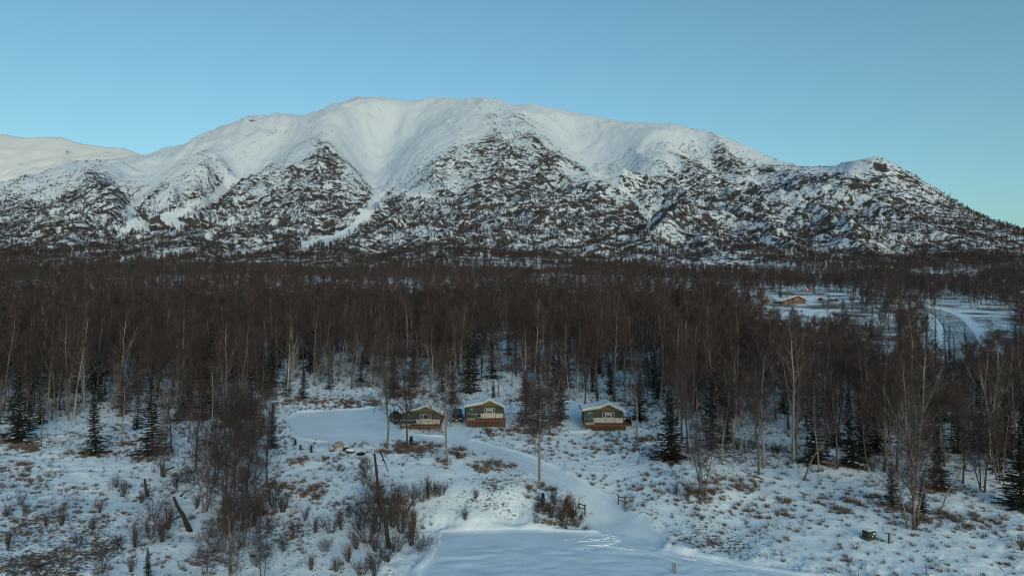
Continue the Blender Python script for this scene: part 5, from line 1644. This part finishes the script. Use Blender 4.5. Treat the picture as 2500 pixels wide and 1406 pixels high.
for i, (px, py, lab) in enumerate([(935, 1124, 'small dark stone on snow, leftmost of four in a line'), (957, 1130, 'small dark stone on snow, second from the left of four in a line'), (974, 1134, 'small dark stone on snow, third from the left of four in a line'), (984, 1136, 'small dark stone on snow, rightmost of four in a line'), (1030, 1116, 'flat dark stone in snow above the four stones in a line')]):
    x, y, z = hit(px, py); boulder('stone', (x, y, z), (.24 + .2 * (i == 4), .2, .22), MAT['stone_dark'], lab, 'stone', 20 + i, i, 0, 0, 'stones on the snowfield')

# transformer cabinet on its pad, pedestal, posts and stakes
x, y, z = hit(2122, 1313)
t = empty('transformer_box', (x, y, z), R(22)); tag(t, 'dark green utility cabinet on a pad at the lower right', 'utility box')
MB().box(-.75, .7, -.6, .6, -.3, .12).build('pad', MAT['concrete'], t, bevel=.02)
bd = MB().prism([(-.55, .121), (.5, .121), (.5, .72), (.42, .84), (-.55, .84)], -.42, .42).build('cabinet', MAT['cabinet'], t, bevel=.02)
MB().box(-.5, .45, -.44, -.421, .2, .7).build('door', MAT['cabinet'], bd)
MB().box(.12, .32, -.452, -.441, .45, .62).build('sticker', MAT['label'], bd)
MB().box(-.05, .1, -.452, -.441, .25, .35).build('sticker', MAT['label'], bd)
MB().box(-.56, .43, -.43, .43, .845, .92).build('snow', MAT['snow'], bd, bevel=.03)
x, y, z = hit(2173, 1326)
t = empty('cable_pedestal', (x, y, z), R(12)); tag(t, 'pale green cable pedestal right of the utility cabinet', 'pedestal')
MB().box(-.13, .13, -.11, .11, -.2, .95).build('housing', MAT['pedestal'], t, bevel=.02)
MB().box(-.15, .15, -.13, .13, .952, 1.03).build('cap', MAT['pedestal'], t, bevel=.03)
MB().box(-.19, -.135, -.05, .05, -.2, 1.12).build('stake', MAT['cabinet'], t)

def post(px, py, pt, r, mat, label, tilt=0.0, cat='post', name='wooden_post', cap=None, group=None):
    x, y, z = hit(px, py); h = (py - pt) * y / FPX
    t = empty(name, (x, y, z)); t.rotation_euler = (R(tilt) * .3, R(tilt), 0.4); tag(t, label, cat, group)
    MB().tube([(0, 0, -.3), (.01, 0, h * .5), (0, .01, h)], [r * 1.05, r, r * .95], 7).build('shaft', mat, t)
    MB().tube([(0, .01, h + .002), (0, .01, h + .03)], r * 1.15, 7).build('cap', cap or MAT['snow'], t)
post(1642, 1394, 1371, .07, MAT['pedestal'], 'short grey-green post in a tuft at the bottom edge', cat='post', name='marker_post')
post(1648, 1396, 1374, .06, MAT['oldwood'], 'short brown post beside the grey-green post at the bottom edge')
post(2262, 1397, 1374, .045, MAT['oldwood'], 'thin dark stake near the lower right corner', -4, 'stake', 'stake')
post(1067, 1337, 1313, .03, MAT['oldwood'], 'thin stake at the left end of the lower lot', 0, 'stake', 'stake')
post(1130, 1166, 1152, .02, MAT['teal'], 'thin teal stake on the snow below the birches', 0, 'stake', 'stake', MAT['teal'])
post(1197, 1047, 1036, .05, MAT['iron'], 'dark short post in front of the middle cabin deck', 0, 'stake', 'stake')
post(1453, 1084, 1072, .05, MAT['iron'], 'dark stake in the snow below the right cabin', 0, 'stake', 'stake')
post(1395, 1115, 1104, .05, MAT['iron'], 'short dark stake on the slope left of the right cabin', 0, 'stake', 'stake')

def gate(px, py, label, rz):
    x, y, z = hit(px, py)
    t = empty('gate_end', (x, y, z), R(rz)); tag(t, label, 'gate', 'gate ends either side of the driveway')
    for x_ in (-.55, .55):
        MB().box(x_ - .06, x_ + .06, -.06, .06, -.3, 1.05).build('post', MAT['oldwood'], t)
    for z_ in (.45, .85):
        MB().box(-.488, .488, -.03, .03, z_, z_ + .12).build('rail', MAT['oldwood'], t)
gate(1421, 1250, 'short weathered gate end on the grassy point beside the driveway', -55)
gate(1518, 1232, 'short weathered gate end on the bank right of the driveway', -50)

# snags, stubs, logs
def trunk_thing(name, pts, rad, mat, label, cat, limbs=(), group=None):
    t = empty(name, tuple(pts[0])); tag(t, label, cat, group)
    P0 = Vector(pts[0]); q = [Vector(p) - P0 for p in pts]
    MB().tube(q, rad, 8).build('trunk', mat, t, True)
    for i, lm in enumerate(limbs):
        n = len(lm); MB().tube([Vector(p) - P0 for p in lm], [rad[0] * .4 * (1 - .75 * j / max(1, n - 1)) + .01 for j in range(n)], 5).build('limb', mat, t, True)
    return t
def seg(px0, py0, px1, py1, n=4, dy=0.0, lift=0.0, wob=.06, seed=0):
    """Straight-ish trunk from a ground pixel to an upper pixel, standing at the same distance."""
    rng = np.random.default_rng(seed); x0, y0, z0 = hit(px0, py0)
    x1, y1, z1 = pix(px1, py1, y0 + dy); a = np.array([x0, y0, z0 - .2 + lift]); b = np.array([x1, y1, z1])
    return [tuple(a + (b - a) * t + rng.normal(size=3) * wob * (0 < t < 1)) for t in np.linspace(0, 1, n)]
MAT['snag'] = bark_mat('snag_bark', (.10, .078, .06), (.03, .025, .022), .75)
trunk_thing('broken_snag', seg(951, 1338, 914, 1106, 7, 1.0, wob=.07), [.26, .22, .2, .18, .16, .14, .11], MAT['snag'], 'tall broken tree trunk leaning left in the thicket beside the lower lot', 'dead tree',
            [seg(935, 1240, 905, 1195, 3, .5, 2.8), seg(927, 1190, 948, 1150, 3, .2, 4.8)])
trunk_thing('leaning_trunk', seg(466, 1296, 424, 1212, 5, -.6, wob=.06), [.28, .24, .2, .17, .12], MAT['snag'], 'thick dead trunk leaning left on the lower left slope', 'dead tree',
            [seg(452, 1272, 395, 1280, 4, -1, 1.0), seg(424, 1215, 392, 1152, 3, -1.2, 3.9), seg(440, 1250, 452, 1200, 3, 0, 2)])
trunk_thing('tree_stub', seg(360, 1212, 353, 1168, 3), [.2, .17, .13], MAT['snag'], 'short dark broken stub on the left slope', 'stump', [seg(360, 1208, 366, 1190, 2, .2, .2)])
def log(px0, py0, px1, py1, r, label, mat='snag', limbs=(), snow=True):
    a = Vector(hit(px0, py0)); b = Vector(hit(px1, py1)); b = a.lerp(b, .62); r *= .8; a.z += r * .6; b.z += r * .6
    pts = [a.lerp(b, t) for t in (0, .35, .7, 1)]
    t = trunk_thing('fallen_log', pts, [r, r * .95, r * .85, r * .6], MAT[mat], label, 'log', limbs, 'fallen logs')
    if snow:
        q = [p - pts[0] + Vector((0, 0, r * .75)) for p in pts]
        MB().tube([Vector((p.x, p.y, p.z)) for p in q], [r * .6, r * .55, r * .55, r * .3], 5).build('snow', MAT['snow'], t, True)
log(1752, 1116, 1803, 1136, .14, 'fallen dark log with snow on top, upper one on the right hillside')
log(1810, 1148, 1832, 1158, .12, 'short fallen log in the middle of the right hillside')
log(1842, 1162, 1878, 1176, .16, 'broken dark log lying below the pair of birches on the right hillside')
log(1953, 1202, 1994, 1214, .10, 'thin fallen stem low on the right hillside')
log(1922, 1102, 1956, 1114, .12, 'fallen log behind the leaning birches on the right hillside')
log(1962, 1166, 1988, 1180, .10, 'log at the foot of the dark leaning birch')
log(2182, 1242, 2208, 1258, .07, 'thin dead branch lying left of the multi-stemmed birch')
log(280, 1252, 318, 1265, .10, 'snowy fallen branch on the left slope', 'pale_bark')
log(846, 1228, 862, 1233, .12, 'short dark log in the brush left of the broken snag')
log(2330, 1140, 2410, 1160, .12, 'tangled fallen log in the dip near the right edge')
log(1614, 974, 1640, 978, .10, 'pale fallen stem at the forest edge right of the right cabin', 'pale_bark')
log(1098, 1040, 1128, 1040, .08, 'pale board-like log lying in front of the SUV', 'pale_bark')

# ploughed ridges, sled and foot tracks on the lower lot
def lot_pt(px, py): 
    x, y = on_z(px, py, LOTZ); return Vector((x, y, LOTZ - .03))
def ridge_line(pp, r, seed):
    rng = np.random.default_rng(seed)
    w = smooth_line([lot_pt(*p)[:2] for p in pp], 26)
    MB().tube([(a + rng.normal() * .02, b + rng.normal() * .02, LOTZ - .05) for a, b in w], [max(.02, r * (1 + .35 * rng.normal())) for _ in w], 6).build('track_ridge', MAT['loose'], lot, True)
for i, pp in enumerate([[(1432, 1305), (1460, 1307), (1480, 1306), (1491, 1302)], [(1436, 1315), (1465, 1315), (1490, 1308), (1503, 1307)], [(1408, 1321), (1450, 1318), (1500, 1312), (1510, 1311)], [(1440, 1321), (1480, 1320), (1515, 1316)], [(1415, 1331), (1450, 1330), (1490, 1325), (1512, 1318)], [(1460, 1332), (1500, 1326), (1520, 1317)], [(1470, 1330), (1520, 1337), (1560, 1341)], [(1428, 1338), (1440, 1346), (1480, 1345), (1530, 1341), (1580, 1342), (1630, 1352), (1700, 1366)]]):
    ridge_line(pp, .04, i)
for i, pp in enumerate([[(1520, 1306), (1600, 1338), (1700, 1362), (1850, 1392)], [(1536, 1312), (1610, 1346), (1720, 1374), (1850, 1402)], [(1490, 1312), (1540, 1335), (1640, 1366), (1760, 1398)]]):
    ridge_line(pp, .026, 80 + i)
for j, (pp, n) in enumerate([([(1380, 1322), (1372, 1318), (1390, 1315), (1420, 1315), (1430, 1308)], 14), ([(1500, 1384), (1550, 1368), (1600, 1357), (1620, 1352)], 22), ([(1110, 1372), (1180, 1378), (1280, 1380), (1360, 1372)], 26), ([(1420, 1395), (1470, 1390)], 9)]):
    w = smooth_line([lot_pt(*p)[:2] for p in pp], n); rng = np.random.default_rng(60 + j)
    for a, b in w:
        boulder_r = .045 * rng.uniform(.7, 1.3)
        MB().tube([(a + rng.normal() * .05, b - .08, LOTZ - .06), (a, b, LOTZ - .03), (a, b + .08, LOTZ - .06)], [boulder_r * .5, boulder_r, boulder_r * .5], 5).build('footprint', MAT['loose'], lot, True)

# ------------------------------------------------------------------ shrubs
SHR = {
 ('bare willow shrub around the broken snag', 'willow thicket around the broken snag'): [(880, 1292, 62), (905, 1275, 80), (925, 1300, 90), (895, 1325, 70), (965, 1225, 60), (985, 1250, 75), (945, 1262, 75), (980, 1300, 80), (1005, 1330, 82), (968, 1345, 60), (940, 1370, 60), (1030, 1345, 55), (915, 1345, 55), (957, 1285, 80), (1010, 1295, 60), (870, 1340, 50), (925, 1230, 70)],
 ('dark shrub atop the bare bank above the lower lot', 'shrubs along the bank top'): [(1010, 1215, 48), (1045, 1215, 58), (1062, 1210, 46), (1078, 1208, 40), (1030, 1225, 36)],
 ('reddish shrub at the foot of the foreground birch clump', 'shrubs at the foot of the foreground birch clump'): [(640, 1260, 80), (668, 1238, 66), (618, 1285, 70), (690, 1250, 56), (590, 1270, 60), (560, 1300, 60), (520, 1310, 52), (655, 1300, 50)],
 ('brown shrub on the grassy point beside the driveway', 'shrubs on the grassy point'): [(1345, 1262, 46), (1372, 1272, 60), (1396, 1262, 66), (1410, 1280, 52), (1382, 1290, 44), (1352, 1225, 40), (1330, 1245, 36)],
 ('bare shrub between the broken snag and the birch clump', 'shrubs left of the broken snag'): [(808, 1300, 58), (832, 1292, 50), (770, 1300, 42), (795, 1345, 46), (850, 1370, 52), (745, 1270, 36), (720, 1300, 40), (760, 1390, 44), (690, 1345, 40), (820, 1395, 44), (885, 1402, 56), (915, 1404, 62), (850, 1262, 40)],
 ('dark twiggy shrub on the left slope', 'shrubs on the left slope'): [(20, 1338, 46), (48, 1232, 36), (112, 1282, 36), (150, 1282, 46), (243, 1252, 36), (192, 1332, 42), (225, 1292, 34), (330, 1335, 62), (368, 1310, 66), (395, 1320, 58), (300, 1212, 46), (345, 1228, 36), (285, 1190, 34), (452, 1178, 46), (400, 1165, 40), (430, 1190, 44), (375, 1262, 56), (410, 1290, 70), (60, 1250, 30), (15, 1260, 36), (90, 1395, 34), (320, 1395, 40), (285, 1340, 40), (480, 1240, 40)],
 ('low brush shrub at the hillside forest edge', 'shrubs at the hillside forest edge'): [(1800, 1098, 34), (1822, 1104, 40), (1838, 1096, 34), (1898, 1108, 32), (1915, 1106, 30), (1970, 1118, 30), (2000, 1122, 34), (2020, 1112, 32), (2130, 1150, 36), (2160, 1152, 30)],
}
for (lab, grp), pl in SHR.items():
    for i, (px, py, hp) in enumerate(pl):
        loc, h = at_px(px, py, py - hp)
        q = sorted((p[0], p[1]) for p in pl).index((px, py))
        shrub(P_SHRUB[prng.randrange(5)], loc, h, prng.uniform(0, 6.28), '%s, %s from the left' % (lab, ORD[q]), grp)
for px, py, hp, lab in [(1676, 1212, 52, 'dense brown shrub left of the pale birch on the driveway bank'), (1650, 1206, 34, 'small shrub beside the dense brown shrub on the driveway bank'), (2232, 1292, 44, 'dense shrub around the foot of the multi-stemmed birch'), (2494, 1342, 42, 'spreading bare shrub cut by the right edge near the corner'), (1530, 1246, 28, 'brown shrub behind the gate end on the bank right of the driveway'), (1162, 1215, 26, 'golden tufted shrub on the bare bank above the lower lot'), (1136, 1268, 26, 'small brown shrub at the foot of the bare bank, left one'), (1308, 1276, 22, 'small brown shrub at the foot of the bare bank, right one')]:
    loc, h = at_px(px, py, py - hp); shrub(P_SHRUB[prng.randrange(5)], loc, h, prng.uniform(0, 6.28), lab)

# ------------------------------------------------------------------ grass, weeds, undergrowth (uncountable)
grng = np.random.default_rng(77)
def tufts(kind):
    out = []
    for i in range(5):
        if kind == 'grass': V, F = gen_tuft(1000 + i, .62, 60, .032, .75)
        elif kind == 'weed': V, F = gen_tuft(1020 + i, .75, 16, .028, .22)
        out.append(mesh_np(kind + '_tuft', V, F, [MAT['straw' if kind == 'grass' else 'weed']]))
    return out
GPATCH = [(1000, 1096, 60, 14, 1), (1060, 1085, 50, 10, 1), (1120, 1110, 40, 14, 1), (1200, 1140, 60, 14, 1), (940, 1098, 25, 12, 1), (1090, 1130, 30, 16, .9), (1320, 1200, 45, 20, 1), (1380, 1260, 45, 28, 1), (1345, 1235, 40, 25, .9), (1300, 1050, 70, 22, .9), (1380, 1040, 50, 18, .9), (1500, 1090, 130, 25, .5), (1640, 1125, 60, 12, .9), (720, 980, 70, 8, 1), (850, 985, 120, 15, .6), (1000, 965, 90, 14, .6), (1330, 975, 100, 14, .6), (1540, 985, 80, 14, .7), (235, 1110, 50, 10, 1), (370, 1118, 50, 10, .9), (300, 1085, 30, 8, .9), (700, 1190, 60, 22, .9), (750, 1200, 50, 18, 1), (760, 1130, 80, 25, .5), (1780, 1190, 110, 30, .6), (1900, 1240, 160, 40, .5), (2100, 1230, 160, 40, .55), (2260, 1265, 120, 22, .9), (2300, 1195, 60, 12, .9), (2380, 1280, 120, 40, .6), (1700, 1215, 70, 15, .9), (2200, 1250, 60, 12, .9), (930, 1230, 60, 50, .8), (50, 1090, 60, 20, .7), (40, 1140, 60, 30, .6), (1540, 1240, 25, 18, .9), (1600, 1200, 80, 30, .45), (1180, 1262, 90, 16, .6), (600, 1260, 90, 50, .5), (1200, 1055, 80, 16, .6), (1580, 1075, 40, 12, .8), (2000, 1130, 120, 16, .6)]
def patchw(px, py):
    w = np.zeros(px.shape)
    for cx, cy, rx, ry, a in GPATCH:
        w = np.maximum(w, a * np.exp(-(((px - cx) / rx) ** 2 + ((py - cy) / ry) ** 2)))
    return w
def clear_of(x, y, z):
    ds, ls, rs = masks(x, y)
    ok = (ds > .5) & (ls > .8) & (rs > 1)
    for c in (c1, c2, c3):
        lx = (x - c.location.x); ly = (y - c.location.y)
        ok &= ~((lx > -.6) & (lx < 7.6) & (ly > -3) & (ly < 7.5))
    return ok
x, y = rand_wedge(grng, 110000, 55, 190, .8)
z = ground_h(x, y); px, py = to_pix(x, y, z)
w = patchw(px, py)
den = .05 + .20 * sstep(-.05, .35, fbm(x * .22, y * .22, 3, 19)) + .75 * w * sstep(-.35, .15, fbm(x * .5, y * .5, 2, 23) + .1)
bank = ((py > 1195) & (py < 1290) & (px > 1075) & (px < 1300)) | ((px > 930) & (px < 1270) & (py > 1126) & (py < 1200) & (w < .3))
den = den * np.where(bank, .2, 1)
ok = (grng.uniform(size=len(x)) < den) & clear_of(x, y, z)
x, y, z, w = x[ok], y[ok], z[ok], w[ok]; n = len(x)
scatter('grass', 'dry straw-coloured grass tufts poking through the snow', tufts('grass'), np.c_[x, y, z], np.c_[grng.normal(size=n) * .1, grng.normal(size=n) * .1, grng.uniform(0, 6.28, n)], (.22 + .8 * grng.uniform(size=n) ** 1.8) * (1 + .6 * (w > .35)), grng.integers(0, 5, n))
ng = n
x, y = rand_wedge(grng, 70000, 52, 200, .8)
z = ground_h(x, y); px, py = to_pix(x, y, z)
den = .10 + .5 * sstep(.0, .4, fbm(x * .16, y * .16, 3, 119)) * np.where(px < 700, 1, .55) + .3 * sstep(-.1, .4, fbm(x * .16, y * .16, 3, 119)) * (px < 480)
bank = (py > 1195) & (py < 1290) & (px > 1075) & (px < 1300)
ok = (grng.uniform(size=len(x)) < den * np.where(bank, .1, 1)) & clear_of(x, y, z) & ~((px > 930) & (px < 1290) & (py > 1120) & (py < 1200) & (grng.uniform(size=len(x)) < .9))
x, y, z = x[ok], y[ok], z[ok]; n = len(x)
scatter('weeds', 'dark dead weed stalks standing in the snow', tufts('weed'), np.c_[x, y, z], np.c_[grng.normal(size=n) * .12, grng.normal(size=n) * .12, grng.uniform(0, 6.28, n)], (.3 + 1.0 * grng.uniform(size=n) ** 1.7), grng.integers(0, 5, n))
nw = n
# undergrowth below the forest edge
x, y = rand_wedge(grng, 16000, 95, 330, .8)
z = ground_h(x, y); px, py = to_pix(x, y, z)
ok = (grng.uniform(size=len(x)) < .5 * (forest_density(px, py + 12, x, y) > .2)) & clear_of(x, y, z) & ~open_views(px, py, py - 20, y)
x, y, z = x[ok], y[ok], z[ok]; n = len(x)
um = []
for i in range(4):
    tb, cr, r2 = gen_shrub(seed=1100 + i, H=2.0, stems=12, m=8, tw=.035, flare=.7)
    V2, F2 = cr.arrays(r2); um.append(mesh_np('undergrowth', V2, F2, [MAT['twig' if i % 2 else 'weed']]))
scatter('undergrowth', 'low tangled brush between the forest trunks', um, np.c_[x, y, z], np.c_[np.zeros(n), np.zeros(n), grng.uniform(0, 6.28, n)], grng.uniform(.4, 1.2, n), grng.integers(0, 4, n))
print('COUNTS grass', ng, 'weeds', nw, 'undergrowth', n)
